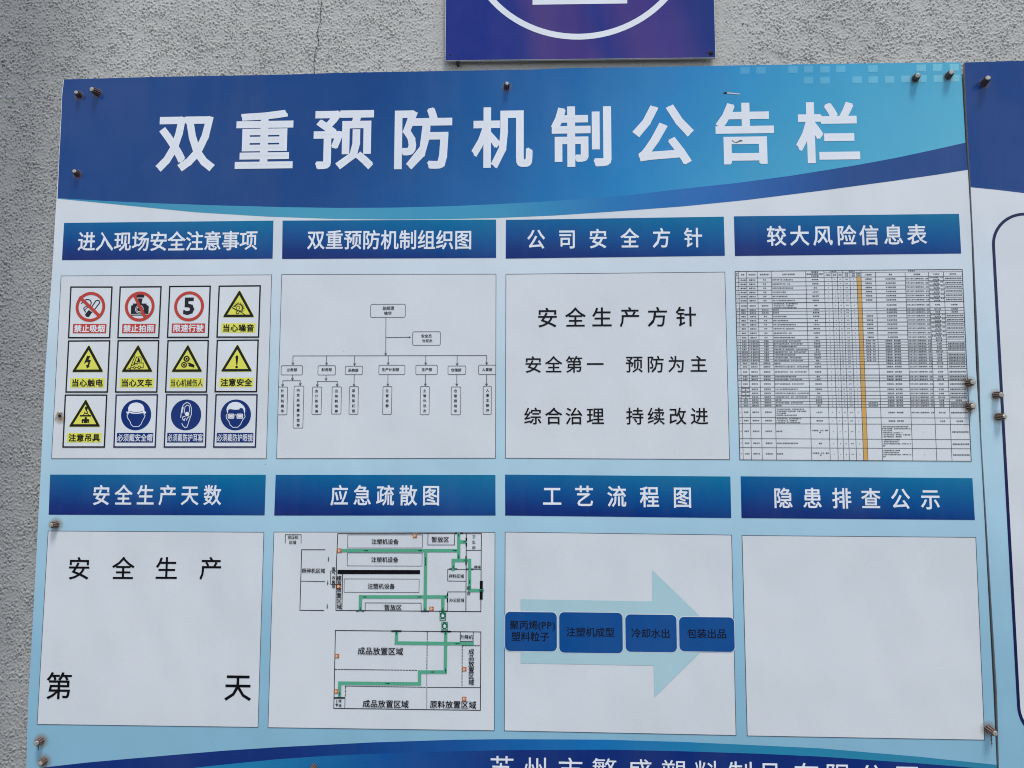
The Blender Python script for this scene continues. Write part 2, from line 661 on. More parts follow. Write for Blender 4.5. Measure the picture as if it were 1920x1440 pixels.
M['edge'] = plain('sheet_edge_plastic', (0.42, 0.43, 0.44, 1), 0.6)
M['whiteedge'] = plain('white_sheet_edge', (0.72, 0.74, 0.77, 1), 0.5)
M['steel'] = plain('zinc_bolt_end', (0.50, 0.47, 0.41, 1), 0.4, 0.35, 0.5, (0.25, 0.2, 0.14, 1), 0.0003)
M['sleeve'] = plain('rusty_sleeve', (0.11, 0.065, 0.055, 1), 0.6, 0.2, 0.4, (0.025, 0.014, 0.012, 1), 0.0004)
M['ridge'] = plain('worn_sleeve_ridge', (0.46, 0.36, 0.31, 1), 0.5, 0.3, 0.4, (0.15, 0.09, 0.06, 1), 0.0003)
M['sleeve2'] = plain('pale_rusty_sleeve', (0.125, 0.07, 0.052, 1), 0.55, 0.2, 0.4, (0.05, 0.03, 0.024, 1), 0.0004)
M['ridge2'] = plain('bright_sleeve_ridge', (0.52, 0.38, 0.31, 1), 0.45, 0.3, 0.4, (0.30, 0.2, 0.15, 1), 0.0003)
M['rust'] = plain('dark_rust', (0.05, 0.032, 0.028, 1), 0.8, 0.0, 0.2, (0.012, 0.008, 0.008, 1), 0.0006)
M['hole'] = plain('hole_dark', (0.02, 0.012, 0.008, 1), 0.9)
M['peel'] = plain('torn_vinyl', (0.62, 0.56, 0.45, 1), 0.5, spots=(0.30, 0.20, 0.10, 1))


def wall_mat():
    mt = bpy.data.materials.new('roughcast_render')
    mt.use_nodes = True
    n = N(mt.node_tree)
    b = mt.node_tree.nodes['Principled BSDF']
    pos = n.new('ShaderNodeNewGeometry').outputs['Position']
    a = n.noise(pos, 3.2, 5, 0.6)
    col = n.ramp(a, [(0.28, (0.42, 0.406, 0.375, 1)), (0.5, (0.475, 0.459, 0.424, 1)), (0.75, (0.52, 0.502, 0.464, 1))])
    g = n.noise(pos, 240, 3, 0.7)
    col = n.mix(1.0, col, n.ramp(g, [(0.3, (0.94, 0.94, 0.94, 1)), (0.7, (1.05, 1.05, 1.05, 1))]), 'MULTIPLY')
    # brownish dirt specks caught in the texture
    d = n.noise(pos, 70, 5, 0.75)
    col = n.mix(n.mapr(d, 0.68, 0.78, 0.0, 0.5), col, (0.13, 0.105, 0.095, 1))
    # darker zone down the left-hand end of the wall
    sp = n.new('ShaderNodeSeparateXYZ')
    n.link(pos, sp.inputs[0])
    wob = n.math('ADD', sp.outputs[0], n.math('MULTIPLY', n.noise(pos, 2.0, 3, 0.5), 0.16))
    col = n.mix(n.mapr(wob, Xc(215, 300) + 0.10, Xc(30, 300) + 0.08, 0.0, 0.66), col, (0.18, 0.182, 0.18, 1))
    n.link(col, b.inputs['Base Color'])
    b.inputs['Roughness'].default_value = 0.85
    b.inputs['Specular IOR Level'].default_value = 0.25
    h = n.noise(pos, 330, 4, 0.7)
    bm = n.new('ShaderNodeBump')
    bm.inputs['Distance'].default_value = 0.0004
    bm.inputs['Strength'].default_value = 0.6
    n.link(h, bm.inputs['Height'])
    n.link(bm.outputs[0], b.inputs['Normal'])
    return mt


M['wall'] = wall_mat()

# ------------------------------------------------------------------ the wall
WALL_Y = 0.0130


def band_noise(nx, nz, step, lo, hi, sx=1.0):
    """band-passed random relief; lo..hi = wavelengths in metres; sx stretches it sideways"""
    fx = np.fft.fftfreq(nx, step)[None, :] * sx
    fz = np.fft.fftfreq(nz, step)[:, None]
    fr = np.hypot(fx, fz)
    filt = np.exp(-(fr * lo) ** 2) * (1 - np.exp(-(fr * hi) ** 2))
    s = np.fft.ifft2(np.fft.fft2(rng.standard_normal((nz, nx))) * filt).real
    return s / s.std()


def relief_patch(x0, z0, x1, z1, step, smooth_at=None):
    nx, nz = int((x1 - x0) / step) + 1, int((z1 - z0) / step) + 1
    X, Z = np.meshgrid(np.linspace(x0, x1, nx), np.linspace(z0, z1, nz))
    a = band_noise(nx, nz, step, 0.0066, 0.018, 0.72)      # flattened grains
    a2 = band_noise(nx, nz, step, 0.0045, 0.011, 0.8)      # smaller grit between them
    p = band_noise(nx, nz, step, 0.0050, 0.016, 0.9)       # pinholes
    c = band_noise(nx, nz, step, 0.03, 0.25)
    grains = 0.5 + 0.5 * np.tanh((a - 0.85) * 2.6)
    grit = 0.5 + 0.5 * np.tanh((a2 - 1.5) * 3.0)
    pits = 0.5 + 0.5 * np.tanh((p - 2.05) * 3.5)
    amp = np.clip(1.0 + 0.25 * c, 0.4, 1.6)
    if smooth_at is not None:
        amp = amp * smooth_at(X, Z)
    h = grains * 0.0010 + grit * 0.0009 - pits * 0.0046 + a * 0.00022
    Y = WALL_Y - np.clip(h * amp, -0.0060, 0.0042) - 0.0002 * c
    V = np.stack([X, Y, Z], -1).reshape(-1, 3)
    i = np.arange(nx * nz).reshape(nz, nx)
    F = np.stack([i[:-1, :-1], i[:-1, 1:], i[1:, 1:], i[1:, :-1]], -1).reshape(-1, 4)
    return V, F


board_left, board_top = Xc(84, 700), Zc(133)
XL, XR = Xc(-90, 0), Xc(2010, 0)
ZT, ZB = Zc(-110), Zc(1530)


def trowelled(X, Z):
    # the render is rubbed flatter around the small sign and where the boards butt
    d = np.hypot(np.maximum(0, np.abs(X - Xc(1088, 60)) - 0.32), np.maximum(0, Xc(0) * 0 + Zc(130) - 0.01 - Z))
    return 0.42 + 0.58 * np.clip((d - 0.005) / 0.10, 0, 1)


V1, F1 = relief_patch(XL, board_top - 0.035, XR, ZT, 0.0013, trowelled)
V2, F2 = relief_patch(XL, ZB, board_left + 0.075, board_top - 0.035, 0.0013)

XF, ZF, XE = XL - 1.0, ZT + 0.5, XR + 0.8        # the texture goes on beyond the frame
V3, F3 = relief_patch(XF, ZB, XL, ZF, 0.0032)
V4, F4 = relief_patch(XL, ZT, XE, ZF, 0.0032)


def coarse(x0, z0, x1, z1):
    return np.array([(x0, WALL_Y, z0), (x1, WALL_Y, z0), (x1, WALL_Y, z1), (x0, WALL_Y, z1)])


CO = [coarse(board_left + 0.075, ZB, XR, board_top - 0.035), coarse(-4.5, -0.2, XF, 4.2), coarse(XE, -0.2, 4.5, 4.2),
      coarse(XF, ZF, XE, 4.2), coarse(XF, -0.2, XE, ZB), coarse(XR, ZB, XE, ZT)]
allV = np.concatenate([V1, V2, V3, V4] + CO)
nq = len(F1) + len(F2) + len(F3) + len(F4) + len(CO)
base = len(V1) + len(V2) + len(V3) + len(V4)
allF = np.concatenate([F1, F2 + len(V1), F3 + len(V1) + len(V2), F4 + len(V1) + len(V2) + len(V3)] + [np.arange(4)[None, :] + base + 4 * k for k in range(len(CO))])
wme = bpy.data.meshes.new('wall')
wme.vertices.add(len(allV))
wme.vertices.foreach_set('co', allV.astype(np.float32).ravel())
wme.loops.add(nq * 4)
wme.loops.foreach_set('vertex_index', allF.astype(np.int32).ravel())
wme.polygons.add(nq)
wme.polygons.foreach_set('loop_start', np.arange(0, nq * 4, 4, dtype=np.int32))
wme.polygons.foreach_set('loop_total', np.full(nq, 4, dtype=np.int32))
wme.update(calc_edges=True)
wme.polygons.foreach_set('use_smooth', np.ones(nq, dtype=bool))
wme.materials.append(M['wall'])
wall = bpy.data.objects.new('wall', wme)
COL.objects.link(wall)
WLOC['wall'] = Vector((0, 0, 0))
tag(wall, kind='structure')

# hairline crack in the render above the board
crack = G()
cp = [(604, -60), (601, -30), (602, 0), (598, 17), (600, 33), (594, 50), (592, 58), (595, 72), (594.5, 80), (589, 92),
      (587.5, 104), (586, 113), (587, 127), (587, 142)]
cpts = []
for (a, b), (c, d) in zip(cp, cp[1:]):
    for k in range(4):
        t = k / 4
        x, z = m(a + (c - a) * t, b + (d - b) * t)
        cpts.append((x + random.uniform(-.0007, .0007), z))
for i in range(len(cpts) - 1):
    w = 0.0012 + 0.0004 * math.sin(i * 1.7)
    crack.line([cpts[i], cpts[i + 1]], w, WALL_Y - 0.0045)
build('crack', crack, M['hole'], wall)

# ------------------------------------------------------------------ ground (out of frame; the wall stands on it)
gm = bpy.data.materials.new('worn_concrete')
gm.use_nodes = True
n = N(gm.node_tree)
gpos = n.new('ShaderNodeNewGeometry').outputs['Position']
n.link(n.ramp(n.noise(gpos, 1.3, 6, 0.6), [(0.3, (0.085, 0.085, 0.082, 1)), (0.7, (0.13, 0.13, 0.125, 1))]),
       gm.node_tree.nodes['Principled BSDF'].inputs['Base Color'])
gm.node_tree.nodes['Principled BSDF'].inputs['Roughness'].default_value = 0.9
gg = G()
gg.v = [(-400, -400, 0), (400, -400, 0), (400, 400, 0), (-400, 400, 0)]
gg.f = [[0, 1, 2, 3]]
build('ground', gg, gm, None, kind='structure')

# ------------------------------------------------------------------ main notice board
board = empty('notice_board', (Xc(960, 1440), 0, Zc(1560)),
              "wide notice board with white title characters on a blue banner above eight headed panels", 'notice board',
              'printed boards fixed to the wall')
left_edge = [(119, 149), (115.6, 180), (113.3, 240), (109.4, 313), (106, 371), (103, 415), (99.6, 480), (84.6, 700),
             (76.6, 880), (73, 949), (59.4, 1206), (52.2, 1325), (49.6, 1440), (45, 1560)]
top_edge = [(119, 149), (300, 144), (533, 140), (640, 136.5), (840, 133), (1000, 130.5), (1060, 127.7), (1200, 126),
            (1280, 124.5), (1500, 120.7), (1650, 118.6), (1801.7, 116.8)]
right_edge = [(1801.7, 116.8), (1805.6, 190), (1810, 266.7), (1814.7, 318), (1820.5, 420), (1830, 690), (1838, 820),
              (1862.7, 1300), (1869, 1440), (1874.5, 1560)]
outline = [m(*p) for p in left_edge[::-1] + top_edge[1:] + right_edge[1:]]
build('backing_sheet', G().sheet(outline, 0.0004, 0.0045), M['edge'], board, "grey edged backing sheet")
Y0, YS = 0.0, 0.00022
build('board_face', G().poly(outline, Y0), M['board'], board, "face fading from white down to light blue")

curveA = [(107, 371.5), (200, 377), (300, 381.5), (400, 385), (533, 388.5), (640, 390), (740, 389.3), (840, 386.8), (930, 383),
          (1013, 378.5), (1100, 372.5), (1180, 366), (1280, 354), (1380, 343.3), (1480, 330), (1600, 310.7), (1680, 296),
          (1750, 281), (1810, 267.5)]
curveB = [(107, 372.3), (180, 379.5), (240, 385.5), (367, 398), (500, 406), (633, 410.5), (740, 411.5), (840, 410.8),
          (933, 408.5), (1040, 404), (1160, 396), (1280, 387), (1400, 375), (1540, 357.5), (1680, 338.5), (1760, 327),
          (1814.7, 318.3)]
ban = [m(*p) for p in top_edge] + [m(1805.6, 190)] + [m(*p) for p in curveA[::-1]] + \
      [m(*p) for p in (left_edge[3], left_edge[2], left_edge[1])]
lm = left_edge[:5]
for i_b, p_b in enumerate(ban):        # thin unprinted margin down the left edge
    if p_b[0] < m(125, 149)[0]:
        ban[i_b] = (p_b[0] + 0.0013, p_b[1])
build('title_banner', G().poly(ban, -YS), M['banner'], board, "blue banner shading to turquoise at its right end")
st = [m(*p) for p in curveA] + [m(*p) for p in curveB[::-1]]
build('banner_stripe', G().poly(st, -YS), M['stripe'], board, "curved stripe running from teal to navy under the banner")

for i, (a, b) in enumerate([(350, 397), (440, 396), (620, 392), (708, 390), (800, 390), (889, 389), (1070, 387), (1341, 383),
                            (1433, 380), (1527, 379), (708, 452), (800, 452), (981, 449), (1071, 449), (1163, 447),
                            (1255, 445), (1345, 443), (1437, 442), (1530, 440)]):
    zz = zoomed(1280, 0, 3)
    build('pale_square', G().poly([zz(a - 27, b - 19), zz(a + 27, b - 19.5), zz(a + 26, b + 19), zz(a - 26, b + 19.5)],
                                  -2 * YS), M['square'], board)

TITLE = "双重预防机制公告栏"
tc = [(349, 269.5), (496, 261.5), (644.3, 262), (793.7, 259.3), (941.7, 257.7), (1090, 256), (1243.3, 253), (1396.3, 250.3),
      (1551.7, 248.5)]
tw = [(108.5, 102.5), (108, 109.5), (112.5, 110), (108, 115), (113.5, 114), (112, 113.5), (113, 112), (109.5, 115.5), (118, 114.5)]
for ch, (u, v), (w, h) in zip(TITLE, tc, tw):
    g = G()
    c = m(u, v)
    wm = m(u + w / 2, v)[0] - m(u - w / 2, v)[0]
    hm = m(u, v - h / 2)[1] - m(u, v + h / 2)[1]
    put(g, ch, c, 0.14, -3 * YS, bold=0.026, fit=(wm, hm))
    build('title_character', g, M['letter'], board)

# foot bands
bandtop = [(49.6, 1444), (89, 1438), (160, 1430), (237, 1423), (330, 1415), (420, 1407.5), (520, 1401), (697, 1392), (851, 1387), (945, 1385.8),
           (1134, 1386.8), (1280, 1391), (1380, 1395.5), (1538, 1403), (1720, 1418.5), (1869, 1434)]
bandbot = [(49.6, 1490), (200, 1462), (300, 1447), (396, 1436), (520, 1423.5), (617, 1417), (734, 1412), (851.5, 1408.4), (945, 1406.5),
           (1142, 1405.5), (1280, 1408.5), (1420, 1413), (1538, 1418.5), (1720, 1431), (1869, 1443)]
build('foot_band', G().poly([m(*p) for p in bandtop] + [m(*p) for p in bandbot[::-1]], -YS), M['band'], board,
      "curved band running from navy to teal across the foot")
fb = [m(*p) for p in bandbot] + [m(1874.5, 1560), m(45, 1560)]
foot = build('foot_field', G().poly(fb, -YS), M['foot'], board, "blue field with the company name along the foot")
zz = zoomed(900, 1380, 4.3636)
cx = [180, 456, 741, 1020, 1310, 1588, 1858, 2131, 2368, 2672, 2928, 3205, 3500]
tops = [160, 170, 176, 180, 188, 193, 200, 206, 212, 218, 222, 230, 236]
for ch, a, b in zip("苏州市繁盛塑料制品有限公司", cx, tops):
    g = G()
    put(g, ch, zz(a + (5 if ch == '品' else 0), b + 104), 0.0545, -2 * YS, bold=0.002)
    build('company_character', g, M['letter'], foot)

# headings ---------------------------------------------------------------
HQ = [[(120.4, 418), (512.8, 413.7), (511.2, 484.9), (116.4, 487.8)], [(530, 413.7), (930.2, 411.7), (930.2, 483.6), (529, 485.5)],
      [(948.6, 412.4), (1357, 406.3), (1359, 479.5), (948.2, 484.9)], [(1376, 405.7), (1798, 401), (1802, 475.3), (1378, 480)],
      [(94.2, 889.8), (498.6, 890.2), (496.2, 966.2), (91.4, 965)], [(517.1, 890.2), (928.9, 890.4), (929.1, 966.6), (514.3, 966.6)],
      [(946.9, 889.8), (1369.3, 893.4), (1370.9, 971.3), (947.3, 966.6)], [(1388.7, 893), (1823, 896.5), (1827.7, 974.9), (1390.3, 971.3)]]
HT = [("进入现场安全注意事项", (90, 400, 3.063), [223 + 103.3 * i for i in range(10)], [161] * 6 + [159, 158, 157, 155], 110, 99),
      ("双重预防机制组织图", (500, 400, 3.064), [284 + 105.7 * i for i in range(9)], [152] * 9, 110, 98),
      ("公司安全方针", (920, 390, 2.94), [250, 422, 592, 767, 942, 1116], [172, 171, 169, 167, 165, 163], 107, 96),
      ("较大风险信息表", (1350, 390, 3.0), [317, 447, 577, 710, 838, 975, 1106], [157, 156, 155, 154, 153, 151, 149], 112, 104),
      ("安全生产天数", (0, 870, 2.527), [481, 586, 690, 795, 900, 1007], [147] * 6, 95, 84),
      ("应急疏散图", (500, 870, 4.267), [583, 766, 949, 1133, 1316], [250] * 5, 162, 142),
      ("工艺流程图", (920, 870, 2.526), [291, 443, 597, 752, 908], [151, 152, 153, 155, 157], 99, 89),
      ("隐患排查公示", (1380, 870, 2.526), [222, 361, 500, 638, 778, 920], [160, 161, 162, 163, 164, 166], 97, 89)]
ENG = ["site entry safety notes", "organisation chart", "company safety policy", "major risk information table",
       "safe production days", "emergency evacuation plan", "process flow chart", "hazard inspection notice"]
for k, (q, (s, zo, xs_, ys_, h, w)) in enumerate(zip(HQ, HT)):
    quad = [m(*p) for p in q]
    mt = print_mat('heading_bar_print', fn=grad_bar(quad), spec=0.17)
    hb = build('heading_bar', G().poly(quad, -2 * YS), mt, board, "blue heading bar for the " + ENG[k])
    zz = zoomed(*zo)
    hm = zz(0, 0)[1] - zz(0, h)[1]
    em = hm / 0.95
    for ch, a, b in zip(s, xs_, ys_):
        g = G()
        put(g, ch, zz(a, b), em, -3 * YS, bold=0.016, xs=w / h * 0.99)
        build('heading_character', g, M['letter'], hb)

# white panels -------------------------------------------------------------
PQ = [[(114.5, 516.9), (510, 514.9), (500, 860.3), (96.5, 860.3)], [(528, 514.2), (930.5, 513.6), (929.5, 859.5), (518.3, 860.2)],
      [(948.2, 513.8), (1359.4, 509.7), (1368.3, 862.1), (947.2, 859.4)], None,
      [(90.2, 995), (495.4, 997.4), (484.4, 1363.9), (69.6, 1358.3)], [(513.4, 997), (928.6, 997.7), (927.2, 1370.2), (502.3, 1364.4)],
      [(946.9, 997), (1372, 1002.6), (1380.4, 1379.1), (945.3, 1370.4)], [(1390.7, 1003.4), (1829.7, 1007), (1846.3, 1387.8), (1400.6, 1379.9)]]
PL = ["white panel of twelve small safety signs", "white panel holding the organisation chart", "white panel of safety policy mottoes", "",
      "white panel counting safe production days", "white panel holding the evacuation plan", "white panel holding the process flow arrow",
      "blank white panel"]
PANEL = []
for k, q in enumerate(PQ):
    if q is None:
        PANEL.append(None)
        continue
    quad = [m(*p) for p in q]
    p = build('white_panel', G().poly(quad, -2 * YS), M['paper'], board, PL[k])
    build('panel_border', G().frame(quad, 0.0011, -3 * YS), M['line'], p)
    PANEL.append(p)

YA, YB, YC, YD = -0.0009, -0.00115, -0.0014, -0.00165


# safety signs -------------------------------------------------------------
def sign_base(q, mat_line):
    quad = [m(*p) for p in q]
    s = build('safety_sign', G().poly(quad, YA), M['white'], board)
    build('sign_border', G().frame(quad, 0.0032, YB), mat_line, s)

    def loc(a, b):                       # 0..80 across, 0..100 down
        a, b = a / 80, b / 100
        (x0, z0), (x1, z1), (x2, z2), (x3, z3) = quad
        return ((x0 * (1 - a) + x1 * a) * (1 - b) + (x3 * (1 - a) + x2 * a) * b,
                (z0 * (1 - a) + z1 * a) * (1 - b) + (z3 * (1 - a) + z2 * a) * b)
    return s, loc


def caption(s, loc, text, plate, ink, a0=8.6, a1=71.8):
    build('caption_plate', G().poly([loc(a0, 72.4), loc(a1, 72.4), loc(a1, 90.4), loc(a0, 90.4)], YB), M[plate], s)
    g = G()
    nchar = len(text)
    pad = 2.2 if nchar == 4 else 0.8
    p = (a1 - a0 - 2 * pad) / nchar
    em = abs(loc(0, 0)[1] - loc(0, 14.8)[1])
    wch = loc(p, 50)[0] - loc(0, 50)[0]
    for i, ch in enumerate(text):
        put(g, ch, loc(a0 + pad + p * (i + .5), 81.4), em, YC, bold=0.028 if nchar < 6 else 0.016, xs=min(1, wch / em * 0.98))
    build('caption_text', g, M[ink], s, kind='stuff')


def triangle(s, loc):
    def tri(g, a, y, r=1.3):
        P = [loc(*p) for p in a]
        c = (sum(p[0] for p in P) / 3, sum(p[1] for p in P) / 3)
        out = []
        for i in range(3):
            p, pr, nx_ = P[i], P[i - 1], P[(i + 1) % 3]
            for q in (pr, nx_):
                L = math.hypot(q[0] - p[0], q[1] - p[1])
                t = 0.0016 * r / L
                out.append((p[0] + (q[0] - p[0]) * t, p[1] + (q[1] - p[1]) * t))
        g.poly(out, y)
    e = G()
    tri(e, [(40, 7.6), (9.2, 61.5), (70.8, 61.5)], YB, 1.6)
    build('triangle_rim', e, M['yellow'], s)
    g = G()
    tri(g, [(40, 8.8), (10.4, 60.8), (69.6, 60.8)], YB - 0.0001, 1.5)
    build('triangle_band', g, M['signblack'], s)
    g = G()
    tri(g, [(40, 18.9), (18.6, 56), (61.6, 56)], YC, 0.3)
    build('triangle_field', g, M['yellow'], s)


SQ = [[(132.4, 537.1), (211.8, 537.1), (207.2, 634.4), (127.9, 634.4)], [(224.8, 537.1), (303.8, 536.5), (299.3, 634.4), (220.3, 634.4)],
      [(317.6, 536.1), (395.9, 535.5), (392.3, 633.8), (313.3, 633.8)], [(410.3, 535.5), (489.6, 534.8), (486.3, 633.4), (406, 633.4)],
      [(128.2, 638.3), (207.5, 637.7), (203, 736.3), (123, 736.3)], [(220.9, 637.7), (299.3, 637.4), (295.7, 736.3), (216, 736.3)],
      [(314.3, 637.7), (392.3, 637), (388.7, 736.3), (309.7, 736.3)], [(406.7, 637), (485.7, 636.4), (482.4, 735.6), (402.4, 735.6)],
      [(122, 739.5), (202, 739.5), (197.4, 839.4), (117.4, 839.4)], [(217.3, 739.5), (297, 738.9), (292.7, 839.4), (212.8, 839.4)],
      [(311.7, 738.9), (390, 738.9), (386.8, 839.4), (307.1, 839.4)], [(404.4, 738.9), (483.7, 738.9), (480.5, 839.4), (399.8, 839.4)]]
SL = ["no smoking sign in a red ring", "no photography sign in a red ring", "speed limit sign with a black five in a red ring",
      "yellow noise warning triangle sign", "yellow electric shock warning triangle sign", "yellow forklift warning triangle sign",
      "yellow machinery gears warning triangle sign", "yellow exclamation mark triangle sign", "yellow suspended load triangle sign",
      "blue disc sign with a safety helmet", "blue disc sign with an ear plug", "blue disc sign with goggles"]
ST = ["禁止吸烟", "禁止拍照", "限速行驶", "当心噪音", "当心触电", "当心叉车", "当心机械伤人", "注意安全", "注意吊具",
      "必须戴安全帽", "必须戴防护耳塞", "必须戴防护眼镜"]
A = zoomed(110, 500, 9.6)
B = zoomed(310, 500, 9.6)
C = zoomed(110, 620, 9.6)
D = zoomed(310, 620, 9.6)
E_ = zoomed(90, 720, 9.143)
F_ = zoomed(290, 720, 9.143)
PXM = 1.17e-3 / 9.6          # metres per zoomed pixel there


def lines(g, Z, pts, w, y):
    g.line([Z(*p) for p in pts], w * 1.15 * PXM, y)


def fill(g, Z, pts, y):
    g.poly([Z(*p) for p in pts], y)


for k in range(12):
    s, loc = sign_base(SQ[k], M['signblack'] if k < 9 else M['navyline'])
    s['label'] = SL[k]
    if k < 3:
        cen = {0: A(578, 725), 1: A(1465, 718), 2: B(432, 715)}[k]
        g, r = G(), G()
        if k == 0:
            fill(g, A, [(478, 865), (548, 780), (612, 822), (546, 908), (505, 905)], YB)
            lines(g, A, [(590, 745), (672, 620), (700, 607), (733, 617), (745, 650), (650, 775)], 17, YB)
            lines(g, A, [(485, 600), (530, 590), (572, 605), (593, 645), (583, 690)], 16, YB)
            lines(g, A, [(415, 662), (440, 640), (475, 628)], 15, YB)
            lines(g, A, [(505, 718), (468, 730), (455, 760), (475, 785), (492, 820)], 14, YB)
            lines(g, A, [(530, 735), (490, 762), (465, 800)], 11, YB)
            lines(r, A, [(395, 560), (745, 895)], 52, YC + 0.00005)
        if k == 1:
            fill(g, A, [(1405, 503), (1545, 503), (1545, 557), (1405, 557)], YB)
            fill(g, A, [(1430, 572), (1515, 572), (1500, 650), (1500, 668), (1440, 668), (1445, 640)], YB)
            fill(g, A, [(1345, 664), (1585, 664), (1588, 688), (1628, 712), (1620, 852), (1303, 852), (1308, 708), (1345, 688)], YB)
            fill(g, A, [(1298, 864), (1622, 864), (1622, 882), (1298, 882)], YB)
            rr = G()
            rr.ring(A(1458, 768), 68 * PXM, 78 * PXM, YB - .0001).ring(A(1458, 768), 42 * PXM, 54 * PXM, YB - .0001)
            build('lens_ring', rr, M['white'], s)
            lines(r, A, [(1360, 500), (1568, 935)], 48, YC + 0.00005)
        if k == 2:
            put(g, '5', B(428, 713), 0.04, YB, bold=0.035, fit=(208 * PXM, 326 * PXM))
        r.ring(cen, 226 * PXM, 281 * PXM, YC)
        build('pictogram', g, M['softblack'], s)
        build('prohibition_ring', r, M['red'], s)
        caption(s, loc, ST[k], 'red', 'letter')
    elif k < 9:
        triangle(s, loc)
        g = G()
        y = YD
        if k == 3:
            for t in range(12):
                a = math.radians(165 - t * 19)
                cxx, czz = 1325, 745
                p = (cxx + 72 * math.cos(a), czz - 72 * math.sin(a))
                q = (cxx + 118 * math.cos(a + .08), czz - 112 * math.sin(a + .08))
                r_ = (cxx + 72 * math.cos(a - .30), czz - 72 * math.sin(a - .30))
                i_ = (cxx + 50 * math.cos(a - .15), czz - 50 * math.sin(a - .15))
                fill(g, B, [p, q, r_, i_], y)
            lines(g, B, [(1212, 742), (1310, 795)], 16, y)
            lines(g, B, [(1292, 775), (1288, 730), (1315, 705), (1345, 722), (1345, 755), (1315, 765)], 9, y)
            lines(g, B, [(1335, 785), (1282, 815), (1285, 845), (1318, 850), (1345, 800)], 11, y)
            lines(g, B, [(1335, 800), (1430, 862)], 12, y)
        if k == 4:
            fill(g, C, [(522, 455), (578, 458), (545, 520), (588, 530), (556, 632), (568, 640), (516, 684), (500, 612),
                        (524, 622), (545, 572), (508, 566), (460, 602), (490, 530)], y)
        if k == 5:
            lines(g, C, [(1382, 450), (1305, 655), (1300, 692), (1255, 672)], 11, y)
            lines(g, C, [(1408, 480), (1352, 618), (1320, 632)], 9, y)
            lines(g, C, [(1365, 620), (1405, 475), (1480, 472), (1492, 488), (1492, 582)], 10, y)
            lines(g, C, [(1365, 620), (1395, 585), (1530, 582), (1530, 668), (1488, 668)], 10, y)
            lines(g, C, [(1395, 590), (1422, 592), (1420, 618), (1392, 618)], 8, y)
            lines(g, C, [(1395, 665), (1430, 665)], 10, y)
            lines(g, C, [(1305, 660), (1348, 662)], 9, y)
            fill(g, C, [(1402, 540), (1428, 545), (1432, 488), (1452, 487), (1470, 530), (1470, 572), (1420, 566)], y)
            g.ring(C(1372, 666), 13 * PXM, 24 * PXM, y - 2e-5, 20)
            g.ring(C(1458, 660), 18 * PXM, 31 * PXM, y - 2e-5, 20)
        if k == 6:
            for (cx_, cy_, R_) in ((390, 508, 62), (343, 615, 58)):
                pts = []
                for t in range(32):
                    a = 2 * math.pi * t / 32
                    rr_ = R_ if t % 2 else R_ * 0.8
                    pts.append((cx_ + rr_ * math.cos(a), cy_ + rr_ * math.sin(a)))
                fill(g, D, pts, y)
            h = G()
            h.ring(D(390, 508), 21 * PXM, 31 * PXM, y - .0001, 20).ring(D(343, 615), 21 * PXM, 31 * PXM, y - .0001, 20)
            build('gear_ring', h, M['yellow'], s)
            fill(g, D, [(400, 575), (440, 578), (500, 600), (530, 622), (522, 674), (500, 656), (430, 645), (420, 622), (436, 606), (405, 588)], y)
        if k == 7:
            fill(g, D, [(1268, 468), (1276, 452), (1296, 446), (1312, 452), (1319, 468), (1301, 618), (1284, 618)], y)
            g.disc(D(1288, 655), 24 * PXM, y, 20)
        if k == 8:
            g.disc(E_(665, 410), 27 * PXM, y, 20)
            fill(g, E_, [(645, 420), (688, 420), (676, 455), (654, 455)], y - 1e-5)
            lines(g, E_, [(664, 452), (686, 480), (672, 508), (645, 502), (636, 480)], 13, y - 2e-5)
            lines(g, E_, [(606, 535), (640, 500)], 10, y)
            lines(g, E_, [(712, 535), (684, 505)], 10, y)
            fill(g, E_, [(555, 532), (748, 532), (748, 557), (555, 557)], y - 3e-5)
            g.disc(E_(655, 585), 22 * PXM, y, 20)
            fill(g, E_, [(586, 668), (586, 612), (598, 602), (702, 602), (714, 612), (714, 668), (697, 668), (697, 635), (688, 635),
                         (688, 668), (622, 668), (622, 635), (612, 635), (612, 668)], y - 1e-5)
        build('pictogram', g, M['signblack'], s)
        caption(s, loc, ST[k], 'yellow', 'signblack', 8.4, 72.4)
    else:
        cen = {9: E_(1515, 530), 10: F_(542, 530), 11: F_(1393, 530)}[k]
        px = 1.17e-3 / 9.143
        build('blue_disc', G().disc(cen, 268 * px, YB, 56), M['signblue'], s)
        g = G()
        y = YC
        if k == 9:
            fill(g, E_, [(1385, 475), (1380, 410), (1408, 355), (1460, 325), (1520, 316), (1580, 327), (1632, 360), (1656, 410),
                         (1660, 465), (1690, 480), (1682, 505), (1650, 512), (1640, 495), (1580, 508), (1520, 512), (1450, 508),
                         (1395, 495), (1388, 512), (1356, 505), (1348, 475)], y)
            h = G()
            lines(h, E_, [(1405, 466), (1460, 482), (1520, 488), (1580, 482), (1628, 466)], 9, y - .0001)
            build('helmet_line', h, M['signblue'], s)
            lines(g, E_, [(1385, 512), (1360, 540), (1376, 590), (1412, 640), (1430, 695), (1468, 730), (1560, 730), (1600, 690),
                          (1622, 640), (1656, 580), (1670, 540), (1648, 512)], 10, y)
